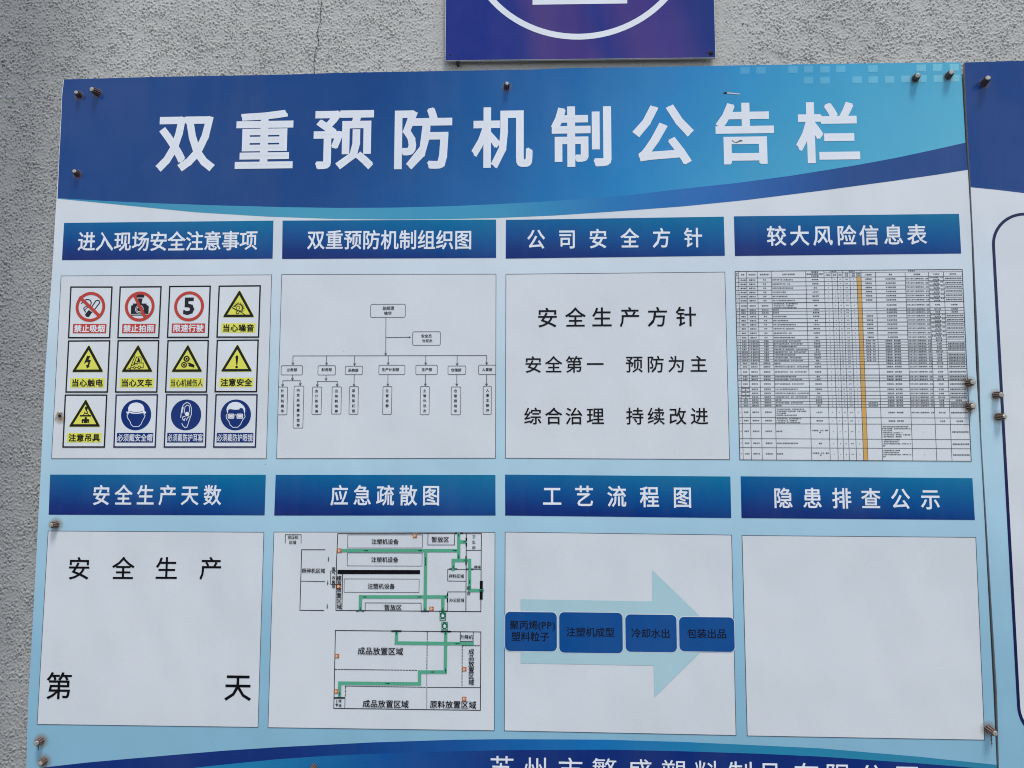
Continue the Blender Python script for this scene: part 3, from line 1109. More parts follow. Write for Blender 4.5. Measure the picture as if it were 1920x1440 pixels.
        if k == 10:
            lines(g, F_, [(452, 575), (460, 500), (476, 405), (500, 355), (560, 312), (612, 345), (635, 410), (635, 520), (600, 615),
                          (577, 690), (560, 738), (525, 748), (490, 715), (472, 678)], 11, y)
            lines(g, F_, [(512, 500), (525, 395), (560, 360), (600, 378), (605, 480)], 10, y)
            g.disc(F_(562, 515), 38 * px, y - 1e-5, 24)
            lines(g, F_, [(525, 555), (488, 565), (485, 605), (512, 628), (530, 585)], 12, y)
            lines(g, F_, [(598, 555), (562, 590), (552, 622)], 11, y)
            lines(g, F_, [(488, 395), (470, 490), (482, 485), (498, 400)], 8, y)
        if k == 11:
            fill(g, F_, [(1248, 505), (1236, 430), (1250, 388), (1290, 335), (1350, 310), (1410, 307), (1470, 325), (1527, 370), (1556, 420),
                         (1557, 480), (1542, 512), (1530, 450), (1510, 415), (1465, 412), (1455, 437), (1380, 442), (1300, 430),
                         (1265, 445), (1260, 500)], y)
            for gx in (1314, 1464):
                c0, c1 = F_(gx - 57, 595), F_(gx + 57, 509)
                g.poly(rrect(c0[0], c0[1], c1[0], c1[1], 20 * px, 5), y)
            lines(g, F_, [(1368, 530), (1410, 530)], 10, y)
            lines(g, F_, [(1245, 518), (1228, 545), (1236, 590), (1276, 640), (1300, 705), (1345, 742), (1430, 742), (1480, 690),
                          (1510, 620), (1556, 560), (1545, 515)], 10, y)
            h = G()
            for gx in (1314, 1464):
                c0, c1 = F_(gx - 41, 580), F_(gx + 41, 524)
                a_ = rrect(c0[0], c0[1], c1[0], c1[1], 14 * px, 4)
                ring_between(h, a_, rrect(c0[0] + 5 * px, c0[1] + 5 * px, c1[0] - 5 * px, c1[1] - 5 * px, 10 * px, 4), y - .0001)
            build('lens_outline', h, M['line'], s)
        build('pictogram', g, M['letter'], s)
        caption(s, loc, ST[k], 'signblue', 'letter', 6.0, 74.2)

# organisation chart -------------------------------------------------------
L_ = zoomed(510, 650, 8.727)
Mz = zoomed(710, 650, 8.533)
Nz = zoomed(680, 560, 12.0)
PX = 1.17e-3


def chart_box(Z, x0, y0, x1, y1, r, texts, vertical=False, w=0.0011, slant=0, cut=None):
    a, b = Z(x0, y1), Z(x1, y0)
    g = G()
    o = rrect(a[0], a[1], b[0], b[1], r * PX)
    i = rrect(a[0] + w, a[1] + w, b[0] - w, b[1] - w, max(r * PX - w, 1e-4))
    if cut:
        o = [(min(p[0], cut[1]) if cut[0] == 'r' else max(p[0], cut[1]), p[1]) for p in o]
        i = [(min(p[0], cut[1]) if cut[0] == 'r' else max(p[0], cut[1]), p[1]) for p in i]
    ring_between(g, o, i, YA)
    bx = build('chart_box', g, M['line'], board)
    t = G()
    for (s, cx_, cy_, em) in texts:
        if vertical:
            for j, ch in enumerate(s):
                put(t, ch, Z(cx_, cy_[j]), em * PX, YA, bold=0.018)
        else:
            row_text(t, s, Z(cx_, cy_), em * PX, YA, bold=0.018)
    build('box_text', t, M['softblack'], bx, kind='stuff')


chart_box(Nz, 172, 118, 970, 428, 4.0, [("总经理", 578, 215, 7.6), ("徐华", 570, 328, 7.4)])
chart_box(Nz, 1118, 737, 1757, 1055, 3.4, [("安全员", 1437, 840, 6.8), ("许双杰", 1455, 948, 6.6)])
for (Z, b, s, c) in ((L_, (146, 306, 507, 466), "业务部", (328, 378)), (L_, (748, 306, 1046, 467), "财务部", (897, 376)),
                     (L_, (1195, 315, 1491, 461), "采购部", (1332, 386)), (Mz, (0, 292, 426, 450), "生产计划部", (190, 366)),
                     (Mz, (591, 292, 944, 450), "生产部", (772, 367)), (Mz, (1106, 304, 1399, 449), "仓储部", (1240, 373))):
    chart_box(Z, *b, 2.8, [(s, c[0], c[1], 6.7)])
chart_box(Mz, 1594, 291, 1900, 449, 2.8, [("人事部", 1737, 367, 6.5)], cut=('r', Mz(1873, 300)[0]))
five = lambda a, d=82.5, k=5: [a + d * i for i in range(k)]
for (Z, b, s, x, ys_) in ((L_, (342, 640, 528, 1335), "内贸吴裕露李莹琴", 430, five(712, 82, 8)),
                          (L_, (650, 655, 820, 1112), "会计陈爱美", 731, five(725)), (L_, (973, 652, 1143, 1106), "出纳韩晓婷", 1054, five(725)),
                          (L_, (1257, 648, 1420, 1110), "采购陈红丽", 1336, five(720)), (Mz, (60, 633, 217, 1087), "生管金静", 137, five(705, 80, 4)),
                          (Mz, (661, 633, 817, 1091), "主管许双杰", 737, five(706, 80)), (Mz, (1156, 640, 1319, 1092), "仓管顾晓华", 1230, five(708, 80)),
                          (Mz, (1668, 628, 1808, 1086), "人事王静坪", 1743, five(700, 80))):
    chart_box(Z, *b, 2.2, [(s, x, ys_, 6.2)], vertical=True)
chart_box(L_, 75, 655, 262, 1118, 2.2, [("外贸陆建华", 172, five(723), 6.2)], vertical=True, cut=('l', L_(99, 900)[0]))

cg = G()


def arrow(g, Z, a, b, w=1.1, head=4.2, y=YA, solid=False):
    p, q = Z(*a), Z(*b)
    g.line([p, q], w * PX, y)
    d = math.atan2(q[1] - p[1], q[0] - p[0])
    hs = head * PX
    tips = [(q[0] - hs * math.cos(d + s_ * 0.5), q[1] - hs * math.sin(d + s_ * 0.5)) for s_ in (-1, 1)]
    if solid:
        g.poly([q, tips[0], tips[1]], y - 2e-5)
    else:
        g.line([tips[0], q, tips[1]], w * PX, y - 1e-5)
        g.poly([q, (q[0] + (tips[0][0] - q[0]) * .7, q[1] + (tips[0][1] - q[1]) * .7),
                (q[0] + (tips[1][0] - q[0]) * .7, q[1] + (tips[1][1] - q[1]) * .7)], y - 2e-5)


arrow(cg, L_, (1866, -475), (1862, 140))
arrow(cg, Nz, (532, 873), (1085, 868), solid=True)
cg.line([L_(345, 151), Mz(0, 145), Mz(1730, 141)], 0.0012, YA)
for x, e in ((345, 295), (895, 298), (1353, 308)):
    arrow(cg, L_, (x, 150), (x, e))
for x, e in ((155, 288), (755, 288), (1257, 298), (1729, 286)):
    arrow(cg, Mz, (x, 143), (x - 1, e))
arrow(cg, L_, (338, 466), (338, 550))
arrow(cg, L_, (887, 466), (887, 550))
cg.line([L_(180, 556), L_(465, 556)], 0.0011, YA)
cg.line([L_(745, 568), L_(1070, 568)], 0.0011, YA)
for x, y0, e in ((180, 556, 648), (465, 556, 632), (745, 568, 650), (1070, 568, 646)):
    arrow(cg, L_, (x, y0), (x - 2, e))
arrow(cg, L_, (1348, 460), (1343, 645))
for x, e in ((150, 628), (750, 626), (1252, 625), (1728, 625)):
    arrow(cg, Mz, (x, 450), (x - 2, e))
build('chart_lines', cg, M['line'], board, kind='stuff')

# safety policy mottoes ----------------------------------------------------
J = zoomed(920, 390, 2.94)
for s, xs_, yv, em in (("安全生产方针", [313, 467, 613, 767, 920, 1077], [604, 603, 602, 601, 600, 598], 117), ("安全第一", [235, 347, 460, 576], [863, 863, 862, 861], 98),
                       ("预防为主", [791, 908, 1024, 1146], [861, 861, 861, 860], 98), ("综合治理", [232, 347, 460, 577], [1147] * 4, 99),
                       ("持续改进", [795, 912, 1030, 1150], [1147] * 4, 99)):
    for ch, a, b in zip(s, xs_, yv):
        g = G()
        put(g, ch, J(a, b), em / 2.94 * PX, YA, bold=0.009)
        build('motto_character', g, M['black'], PANEL[2])

# safe production days -----------------------------------------------------
K = zoomed(0, 870, 2.527)
for s, xs_, yv, em in (("安全生产", [376, 585, 790, 1000], 494, 112), ("第", [281], 1050, 131), ("天", [1128], 1056, 133)):
    for ch, a in zip(s, xs_):
        g = G()
        put(g, ch, K(a, yv), em / 2.527 * PX, YA, bold=0.008)
        build('day_count_character', g, M['black'], PANEL[4])

# risk table ---------------------------------------------------------------
colu = [1378.3, 1384.4, 1399.6, 1419.5, 1445.8, 1510.3, 1544.5, 1559.1, 1569.4, 1579.7, 1592.9, 1605.7, 1613.8, 1640.8, 1696.4, 1740.3,
        1768.3, 1803.6]
rowv = [509.1, 521.6, 529.4, 537.2, 544.7, 552.6, 560.3, 568.2, 579.5, 584.3, 590, 597.8, 605.5, 613, 620.9, 629.3, 637.4, 642.5,
        647.9, 652.8, 658.2, 663, 668.5, 673.6, 678.7, 684.3, 691.6, 703.5, 709, 714, 726.2, 733.4, 741.4, 747.6, 752.6, 757.9,
        763.1, 782.7, 794.5, 822.5, 839.3, 862.3]
# corner survey of the table; rows and columns are ruled evenly between its sides
TQ = [m(1378.3, 509), m(1803.7, 505), m(1820.7, 864.7), m(1387.3, 862)]
ctx = [m(u, 507)[0] for u in colu]
rtz = [m(1380, v)[1] for v in rowv]
ca = [(x - ctx[0]) / (ctx[-1] - ctx[0]) for x in ctx]
ra = [(rtz[0] - z) / (rtz[0] - rtz[-1]) for z in rtz]


def T(a, b):
    (x0, z0), (x1, z1), (x2, z2), (x3, z3) = TQ
    return ((x0 * (1 - a) + x1 * a) * (1 - b) + (x3 * (1 - a) + x2 * a) * b,
            (z0 * (1 - a) + z1 * a) * (1 - b) + (z3 * (1 - a) + z2 * a) * b)


table = build('risk_table', G().poly(TQ, -2 * YS), M['paper'], board, "dense printed risk table with one orange column")
g = G()
sub = 0.33 * ra[1]
for i, b in enumerate(ra):
    w = 0.0013 if i in (0, 27, 29, 36, 41, 12, 7) else 0.00095
    g.line([T(0, b), T(1, b)], w, YA)
g.line([T(ca[6], sub), T(1, sub)], 0.00075, YA)
for i, a in enumerate(ca):
    top = sub if i in (7, 8, 10, 11, 13, 14, 15, 16) else 0
    g.line([T(a, top), T(a, 1)], 0.0014 if i in (0, 17) else 0.0008, YA - 5e-5)
build('table_grid', g, M['table'], table, kind='stuff')
build('orange_column', G().poly([T(ca[11], ra[1]), T(ca[12], ra[1]), T(ca[12], 1), T(ca[11], 1)], -0.0007), M['orange'], table)
g = G()


def cell(c, r, s, em=2.9, left=False, c2=None, r0=None, r1=None):
    a0, a1 = ca[c], ca[(c2 or c + 1)]
    b0, b1 = (ra[r] if r0 is None else r0), (ra[r + 1] if r1 is None else r1)
    ls = s.split('\n')
    for j, t in enumerate(ls):
        bb = (b0 + b1) / 2 + (j - (len(ls) - 1) / 2) * 0.0105
        room = (T(a1, bb)[0] - T(a0, bb)[0] - 0.0016)
        n_em = sum(1.0 if ord(ch) >= 0x2e80 else (0.3 if ch in '.,1() ' else 0.58) for ch in t) or 1
        pit = min(em * PX, room / n_em)
        size = min(em * PX * 0.92, pit * 1.25, (T(0, b0)[1] - T(0, b1)[1]) * 0.58)
        if left:
            p = T(a0, bb)
            row_text(g, t, (p[0] + 0.001, p[1]), size, YA, pitch=pit, align='l', bold=0.02, xs=min(1, pit / size))
        else:
            row_text(g, t, T((a0 + a1) / 2, bb), size, YA, pitch=pit, bold=0.02, xs=min(1, pit / size))


heads = {0: "序\n号", 1: "区域", 2: "作业活动", 3: "危险源名称", 4: "危险产生的原因", 5: "潜在事故\n(具体事故类型及可能产\n生的后果)"}
for c, s in heads.items():
    cell(c, 0, s, 3.3)
cell(6, 0, "风险评价", 3.0, c2=9, r0=0, r1=sub)
cell(9, 0, "风险评分", 3.0, c2=12, r0=0, r1=sub)
cell(12, 0, "控制措施", 3.2, c2=17, r0=0, r1=sub)
for c, s in {6: "可能性", 7: "频率", 8: "后果", 9: "风险\n分值", 10: "风险\n等级", 11: "颜色\n标识", 12: "工程措施", 13: "管理", 14: "应急措施",
             15: "个体防护", 16: "应急资料"}.items():
    cell(c, 0, s, 3.1, r0=sub, r1=ra[1])
cause = ["作业人员未取得特种设备操作证书", "吊物时吊物下有人员通过或作业", "设备维修保养不及时、未检", "吊钩防护装置及限位装置未检修", "未对吊具进行定期检",
         "操作不当造成物品坠落"]
for r in range(1, 41):
    h = ra[r + 1] - ra[r]
    cell(0, r, str(r), 2.6)
    area = "一般仓储区" if r < 8 else ("模配区" if r < 16 else ("机修区" if r < 20 else ("注塑车间" if r < 24 else "设备区")))
    act = "起重作业" if r < 16 else ("人员 临时作业" if r < 24 else "维修作业")
    cell(1, r, area if r not in (30, 31, 32) else "危险品仓库\n间", 3.0)
    cell(2, r, act, 3.1)
    cell(3, r, ("吊车" if r not in (7, 8, 9) else "高处作业") if r < 16 else ("注塑机" if r < 24 else "有限空间"), 3.2)
    if r == 7 or r == 37:
        s = "1.作业未进行安全、施工防护措施不当\n2.作业未取证人员、未佩戴护具\n3.作业时安全人员未对现场进行监护"
    elif r == 36:
        s = "1.作业未进行安全评估、作业审批手续不全\n2.作业现场通风不良或未检测、有毒气体超标\n3.电气设备漏电\n4.现场监护人未对作业进行监护"
    elif r in (8, 9, 33, 35, 38, 40, 24):
        s = "噪音伤害"
    else:
        s = cause[r % 6] + ("，未对作业进行保护" if r > 15 and r % 3 else "")
    cell(4, r, s, 2.8, left=True)
    cell(5, r, "中毒窒息、火灾、爆炸\n等" if r in (38, 40) else ["人员伤亡", "触电", "机械伤害", "噪音伤害"][(r * 7) % 4], 3.0)
    for c, s in ((6, "3"), (7, "6"), (8, "15"), (9, "270"), (10, "2")):
        cell(c, r, s, 3.0)
    if r < 16:
        cell(12, r, "定期检查" if r != 7 and r not in (8, 9) else "", 3.1)
    elif r < 24:
        cell(12, r, "防护罩、护栏", 2.9)
    elif r in (34, 35):
        cell(12, r, "设备定期检查", 2.9)
    if r == 38:
        cell(13, r, "1.设备气瓶应定期进行检查及通风并监测\n有可燃气体报警，使用前必须进行检测三次\n2.动火作业审批\n3.教育培训作业人员及监护一人\n"
                    "4.作业现场必须备、防护器材，及通风设备\n5.使用气瓶检测仪、管理制度", 2.7, left=True)
    elif r >= 39:
        cell(13, r, "1.气瓶使用前作业人员检查\n2.定期进行操作培训作业\n3.通过对气瓶使用进行检查，并有专业人员\n监护\n", 2.7, left=True)
    else:
        cell(13, r, "安全操作规程" if r < 16 else "定期检修、操作规程", 3.1)
    if r < 37:
        cell(14, r, "对员工进行三级教育培训，应急", 3.0)
    else:
        cell(14, r, "/", 3.0)
    if r < 16 and r not in (7, 8, 9):
        cell(15, r, "安全防护鞋套、安全\n防护手套", 2.8)
    elif r < 38:
        cell(15, r, "安全帽" if r % 4 else "防护口罩", 3.0)
    if r not in (16, 20):
        cell(16, r, "起重机械伤害应急预案" if r not in (7, 8, 9, 37, 33) else "应急预案", 3.0)
build('table_text', g, M['tabletext'], table, kind='stuff')

# evacuation plan ----------------------------------------------------------
Gz = zoomed(500, 870, 4.267)
Hz = zoomed(500, 1160, 4.267)
zp = PX / 4.267
thin, thick = 1.1 * PX, 1.35 * PX
g = G()
for Z, pts, w in (
        (Gz, [(570, 556), (1718, 556), (1714, 1180), (555, 1170), (560, 770), (570, 556)], thick),
        (Gz, [(650, 566), (1248, 566), (1246, 671), (648, 671), (650, 566)], .8 * PX),
        (Gz, [(647, 710), (1245, 712), (1243, 816), (645, 814), (647, 710)], .8 * PX),
        (Gz, [(622, 918), (1221, 920), (1219, 1027), (620, 1025), (622, 918)], .8 * PX),
        (Gz, [(1291, 556), (1290, 647), (1503, 647), (1505, 556)], thin), (Gz, [(789, 1171), (789, 1110), (1236, 1112), (1237, 1173)], thin),
        (Gz, [(150, 632), (150, 565), (277, 565), (276, 632)], thin), (Gz, [(468, 685), (281, 685), (267, 1169), (458, 1171)], thick),
        (Gz, [(276, 936), (465, 940)], thin), (Gz, [(558, 855), (513, 855), (513, 962), (555, 962)], thin),
        (Gz, [(608, 882), (603, 1170)], thick), (Gz, [(1598, 556), (1594, 1180)], thick), (Gz, [(1598, 690), (1718, 690)], thin),
        (Gz, [(1449, 842), (1716, 842)], thin), (Gz, [(1449, 842), (1449, 935), (1594, 937)], thin),
        (Gz, [(1594, 1022), (1449, 1022), (1449, 1178)], thin),
        (Hz, [(551, 93), (1714, 105), (1710, 732), (538, 716), (551, 93)], thick), (Hz, [(1282, 410), (1282, 725)], .8 * PX),
        (Hz, [(1282, 548), (1708, 550)], thin), (Hz, [(1550, 104), (1548, 180), (1652, 180), (1654, 104)], thin),
        (Hz, [(545, 632), (628, 632), (626, 716)], thin)):
    g.line([Z(*p) for p in pts], w, YA)
for a, b in (((1286, 102), (1282, 410)), ((548, 404), (1212, 412)), ((632, 538), (1280, 548)), ((632, 540), (629, 632)),
             ((1565, 215), (1712, 215)), ((1565, 215), (1563, 548))):
    g.dashed(Hz(*a), Hz(*b), thick, YA, 14 * zp, 9 * zp)
build('floor_plan_lines', g, M['softblack'], board, kind='stuff')
routes = [(Gz, [(600, 692), (1525, 692)]), (Gz, [(1537, 556), (1537, 760)]), (Gz, [(1545, 622), (1600, 622)]), (Gz, [(1273, 700), (1268, 1172)]),
          (Gz, [(752, 1062), (1450, 1062)]), (Gz, [(752, 1060), (750, 1170)]), (Gz, [(1410, 1062), (1410, 1172)]),
          (Gz, [(1493, 770), (1624, 770)]), (Gz, [(1493, 770), (1493, 840)]), (Gz, [(1624, 770), (1624, 1010)]), (Gz, [(1624, 1010), (1725, 1010)]),
          (Hz, [(1040, 103), (1038, 192)]), (Hz, [(1038, 193), (1645, 199)]), (Hz, [(1433, 106), (1430, 425)]), (Hz, [(1430, 425), (1224, 425)]),
          (Hz, [(1224, 425), (1224, 520)]), (Hz, [(1224, 520), (586, 514)]), (Hz, [(586, 514), (584, 620)])]
for i, (Z, pts) in enumerate(routes):
    P = [Z(*p) for p in pts]
    (x0, z0), (x1, z1) = P
    L = math.hypot(x1 - x0, z1 - z0)
    e = 12.5 * zp * (1 if i not in (0, 1, 2, 3) else 0.1)
    ux, uz = (x1 - x0) / L, (z1 - z0) / L
    hw = 12.8 * zp
    P0, P1 = (x0 - ux * e, z0 - uz * e), (x1 + ux * e * (i > 6), z1 + uz * e * (i > 6))
    build('escape_route', G().poly([(P0[0] - uz * hw, P0[1] + ux * hw), (P1[0] - uz * hw, P1[1] + ux * hw),
                                    (P1[0] + uz * hw, P1[1] - ux * hw), (P0[0] + uz * hw, P0[1] - ux * hw)], YB - i * 6e-6),
          M['green'], board)
g = G()
for Z, a, b in ((Gz, (780, 692), (812, 692)), (Gz, (1212, 692), (1243, 692)), (Gz, (1490, 692), (1521, 692)), (Gz, (1273, 780), (1273, 812)),
                (Gz, (1273, 780), (1273, 748)), (Gz, (802, 1062), (773, 1062)), (Gz, (1207, 1062), (1238, 1062)), (Gz, (1450, 1062), (1422, 1062)),
                (Gz, (1537, 578), (1537, 556)), (Gz, (1572, 622), (1598, 622)), (Gz, (1537, 726), (1537, 755)), (Gz, (1578, 768), (1606, 768)),
                (Gz, (1493, 838), (1493, 813)), (Gz, (1624, 925), (1624, 955)), (Gz, (1700, 1010), (1730, 1010)), (Gz, (750, 1148), (750, 1174)),
                (Gz, (1267, 1150), (1267, 1176)), (Gz, (1410, 1150), (1410, 1176)), (Gz, (496, 745), (496, 776)), (Gz, (490, 934), (490, 965)),
                (Gz, (486, 1122), (486, 1153)), (Hz, (1040, 125), (1040, 102)), (Hz, (1433, 128), (1433, 105)), (Hz, (1542, 198), (1512, 198)),
                (Hz, (1312, 425), (1341, 425)), (Hz, (1431, 430), (1431, 400)), (Hz, (952, 517), (983, 517)), (Hz, (586, 612), (586, 586))):
    arrow(g, Z, a, b, 1.25, 3.4, YC, solid=True)
build('route_arrows', g, M['darkgreen'], board, kind='stuff')
g = G()
for Z, a, b, w in ((Gz, (1510, 554), (1522, 554), 9), (Gz, (1552, 554), (1566, 554), 9), (Gz, (722, 1174), (738, 1174), 11), (Gz, (764, 1174), (778, 1174), 11),
                   (Gz, (1238, 1176), (1297, 1176), 10), (Gz, (1385, 1177), (1440, 1177), 10), (Gz, (1598, 593), (1598, 610), 11),
                   (Gz, (1598, 634), (1598, 654), 11), (Gz, (1596, 739), (1596, 756), 11), (Gz, (1596, 782), (1596, 802), 11),
                   (Gz, (1465, 839), (1480, 839), 10), (Gz, (1506, 839), (1522, 839), 10), (Gz, (1600, 840), (1612, 840), 10), (Gz, (1638, 840), (1652, 840), 10),
                   (Gz, (1447, 1038), (1447, 1050), 10), (Gz, (1447, 1076), (1447, 1100), 10), (Gz, (1718, 943), (1718, 992), 23),
                   (Gz, (1717, 1026), (1717, 1074), 23), (Hz, (1003, 98), (1075, 98), 12), (Hz, (1398, 102), (1470, 102), 12), (Hz, (547, 632), (622, 632), 11)):
    g.line([Z(*a), Z(*b)], w * zp, YB - 0.00012)
arrow(g, Hz, (562, 650), (562, 698), 1.2, 4, YA)
fill(g, Gz, [(568, 846), (1228, 848), (1228, 880), (567, 880)], YA - .0001)
build('door_marks', g, M['black'], board, kind='stuff')
names = [(Gz, "注塑机设备", 948, 620, 43.5), (Gz, "注塑机设备", 946, 764, 43.5), (Gz, "注塑机设备", 918, 976, 43.5), (Gz, "暂放区", 1390, 603, 47),
         (Gz, "暂放区", 1012, 1146, 47), (Gz, "空压机", 213, 585, 29), (Gz, "区域", 210, 626, 29), (Gz, "粉碎机区域", 376, 852, 37.5),
         (Gz, "楼梯", 1686, 823, 26), (Gz, "拌料区域", 1519, 895, 30), (Gz, "办公区域", 1522, 1088, 29.5), (Hz, "成品放置区域", 911, 258, 60),
         (Hz, "成品放置区域", 953, 680, 60.5), (Hz, "原料放置区域", 1492, 686, 60.5), (Hz, "升降机", 1600, 145, 34)]
for Z, s, a, b, em in names:
    t = G()
    row_text(t, s, Z(a, b), em * zp, YC - .0001, bold=0.014)
    build('area_name', t, M['black'], board, kind='stuff')
for Z, s, a, ys_, em in ((Gz, "废气收集塔", 537, [838, 872, 908, 944, 978], 30), (Gz, "模具放置区域", 581, [912, 952, 1006, 1050, 1095, 1140], 41),
                         (Gz, "卫生间", 1658, [580, 624, 668], 28), (Gz, "前台", 1617, [990, 1032], 31),
                         (Hz, "成品放置区域", 1638, [262 + 49 * i for i in range(6)], 47), (Hz, "楼梯", 588, [657, 693], 25)):
    t = G()
    for ch, b in zip(s, ys_):
        put(t, ch, Z(a, b), em * zp, YC - .0001, bold=0.014)
    build('area_name', t, M['black'], board, kind='stuff')
for Z, a, b in ((Gz, 1187, 573), (Gz, 583, 692), (Gz, 578, 978), (Gz, 1320, 1157), (Hz, 564, 297), (Hz, 558, 580), (Hz, 1582, 402), (Hz, 1581, 640)):
    ic = build('extinguisher_mark', G().poly([Z(a - 17, b - 17), Z(a + 17, b - 17), Z(a + 17, b + 17), Z(a - 17, b + 17)], YC), M['mapicon'], board)
    t = G()
    fill(t, Z, [(a - 11, b - 11), (a + 3, b - 11), (a + 3, b - 3), (a + 12, b - 4), (a + 12, b + 2), (a + 3, b + 3), (a + 3, b + 11), (a - 11, b + 11)], YC - .0002)
    build('mark_symbol', t, M['cream'], ic)
for Z, a, b in ((Gz, 1410, 1214), (Hz, 1425, 61)):
    ic = build('assembly_point_mark', G().poly([Z(a - 25, b - 36), Z(a + 25, b - 36), Z(a + 25, b + 37), Z(a - 25, b + 37)], YC), M['signgreen'], board)
    t = G()
    for (dx, dy) in ((0, -14), (-8, -6), (8, -6), (-6, 4), (6, 4)):
        t.disc(Z(a + dx, b + dy), 4.2 * zp, YC - .0002, 10)
    fill(t, Z, [(a - 9, b - 9), (a + 9, b - 9), (a + 6, b + 10), (a - 6, b + 10)], YC - .00025)
    for sx_ in (-1, 1):
        for sy_ in (-1, 1):
            X0, Y0_ = a + sx_ * 18, b - 6 + sy_ * 22
            fill(t, Z, [(X0 - 3, Y0_ - 3), (X0 + 3, Y0_ - 3), (X0 + 3, Y0_ + 3), (X0 - 3, Y0_ + 3)], YC - .0002)
    fill(t, Z, [(a - 18, b + 26), (a + 18, b + 26), (a + 18, b + 30), (a - 18, b + 30)], YC - .0002)
    build('mark_symbol', t, M['letter'], ic)

# process flow -------------------------------------------------------------
I = zoomed(920, 870, 2.526)
build('flow_arrow', G().poly([I(*p) for p in ((142, 640), (766, 650), (766, 502), (1078, 806), (775, 1105), (772, 954), (142, 943))], YA),
      M['palearrow'], board, "broad pale teal arrow behind the process steps")
for (x0, y0, x1, y1, tx) in ((68, 702, 313, 884, [("聚丙烯(PP)", 197, 762, 44), ("塑料粒子", 188, 816, 44)]),
                             (325, 704, 624, 892, [("注塑机成型", 472, 795, 44.5)]), (639, 714, 879, 888, [("冷却水出", 758, 801, 44.5)]),
                             (894, 726, 1152, 886, [("包装出品", 1023, 802, 45)])):
    a, b = I(x0, y1), I(x1, y0)
    e = 0.0012
    o = G()
    o.poly(rrect(a[0] - e, a[1] - e, b[0] + e, b[1] + e, 0.0115), YB)
    st_ = build('step_outline', o, M['white'], board)
    fbx = build('process_step', G().poly(rrect(a[0], a[1], b[0], b[1], 0.0105), YB - .0002), M['step'], board)
    t = G()
    for s, u, v, em in tx:
        row_text(t, s, I(u, v), em / 2.526 * PX, YB - .0004, bold=0.012)
    build('step_text', t, M['steptext'], fbx, kind='stuff')

# damage on the print --------------------------------------------------------
g = G()
q = zoomed(1300, 140, 9.6)
fill(g, q, [(535, 335), (575, 312), (612, 322), (600, 345), (545, 348)], -3 * YS)
lines(g, q, [(705, 1180), (705, 1200), (750, 1222), (800, 1210), (860, 1185), (880, 1200)], 8, -6 * YS)
fill(g, q, [(765, 1228), (830, 1185), (870, 1180), (862, 1200), (815, 1210), (780, 1228)], -6 * YS)
build('scuff_mark', g, M['hole'], board, "short dark scratches through the banner print")
g = G()
fill(g, q, [(600, 318), (700, 330), (838, 345), (835, 360), (700, 352), (605, 340)], -4 * YS)
build('torn_sliver', g, M['whiteedge'], board)
q = zoomed(90, 720, 9.143)
hc = q(207, 545)
build('screw_hole', G().disc(hc, 0.0034, -7 * YS, 14), M['hole'], board, "empty rusty hole where a bolt has fallen out")
g = G()
for i in range(9):
    a0, a1 = math.radians(25 + i * 19), math.radians(25 + i * 19 + 20)
    ri, ro = 0.0036 + 0.0005 * math.sin(i * 2.3), 0.0085 + 0.0022 * math.sin(i * 1.9)
    P = [(hc[0] + ri * math.cos(a0), 0 - 7 * YS, hc[1] + ri * math.sin(a0)), (hc[0] + ri * math.cos(a1), -7 * YS, hc[1] + ri * math.sin(a1)),
         (hc[0] + ro * math.cos(a1), -0.0045 - 0.001 * (i % 2), hc[1] + ro * 0.9 * math.sin(a1)),
         (hc[0] + ro * math.cos(a0), -0.0035, hc[1] + ro * 0.9 * math.sin(a0))]
    g.arrays(P, [[0, 1, 2, 3]])
build('torn_rim', g, M['peel'], board)

# ------------------------------------------------------------------ right-hand board
RY = -0.003
rb = empty('notice_board', (Xc(2300, 1440), RY, Zc(1560)),
           "partly seen notice board at the right edge with a rounded navy outline", 'notice board',
           'printed boards fixed to the wall')
rl = [(1808.8, 117.2), (1811, 190), (1820, 350), (1826, 470), (1836, 690), (1840, 820), (1869.5, 1300), (1873, 1440), (1876, 1560)]
xr = Xc(1809, 117) + 1.55


def mr(u, v):                              # the right board stands 3 mm prouder
    x, z = m(u, v)
    k = (DIST + RY) / DIST
    return (x * k, EYE + (z - EYE) * k)


pts = [mr(*p) for p in rl]
rout = pts[::-1] + [(xr, mr(1920, 112.5)[1] + 0.02), (xr, pts[-1][1])]
build('backing_sheet', G().sheet(rout, RY + 0.0004, RY + 0.0065), M['edge'], rb)
build('board_face', G().poly(rout, RY), M['board'], rb)
top_z = rout[-2][1]
nb = [mr(1820, 350), mr(1811, 190), mr(1808.8, 117.2), (xr, top_z), (xr, mr(1920, 300)[1])]
nb = [mr(1808.8, 117.2), mr(1811, 190), mr(1820, 350), mr(1870, 353.2), mr(1920, 356.8), (mr(1920, 356)[0] + 0.25, mr(1920, 372)[1]),
      (mr(1920, 356)[0] + 0.7, mr(1920, 378)[1]), (xr, mr(1920, 340)[1]), (xr, top_z)]
build('title_banner', G().poly(nb, RY - YS), M['navy'], rb, "navy banner with nothing of its lettering in view")
nb2 = [mr(1820, 350), mr(1870, 353.2), mr(1920, 356.8), (mr(1920, 356)[0] + 0.25, mr(1920, 372)[1]), (mr(1920, 356)[0] + 0.7, mr(1920, 378)[1]),
       (mr(1920, 356)[0] + 0.7, mr(1920, 398)[1]), (mr(1920, 356)[0] + 0.25, mr(1920, 386)[1]), mr(1920, 362), mr(1870, 356), mr(1820, 351)]
build('banner_stripe', G().poly(nb2, RY - YS), M['stripe'], rb, "thin teal stripe under the navy banner")
xl, zt, zb = mr(1861, 480)[0], mr(1912, 399)[1], mr(1905, 1392)[1]
w = 0.0062
o = rrect(xl, zb, xl + 1.3, zt, 0.072, 14)
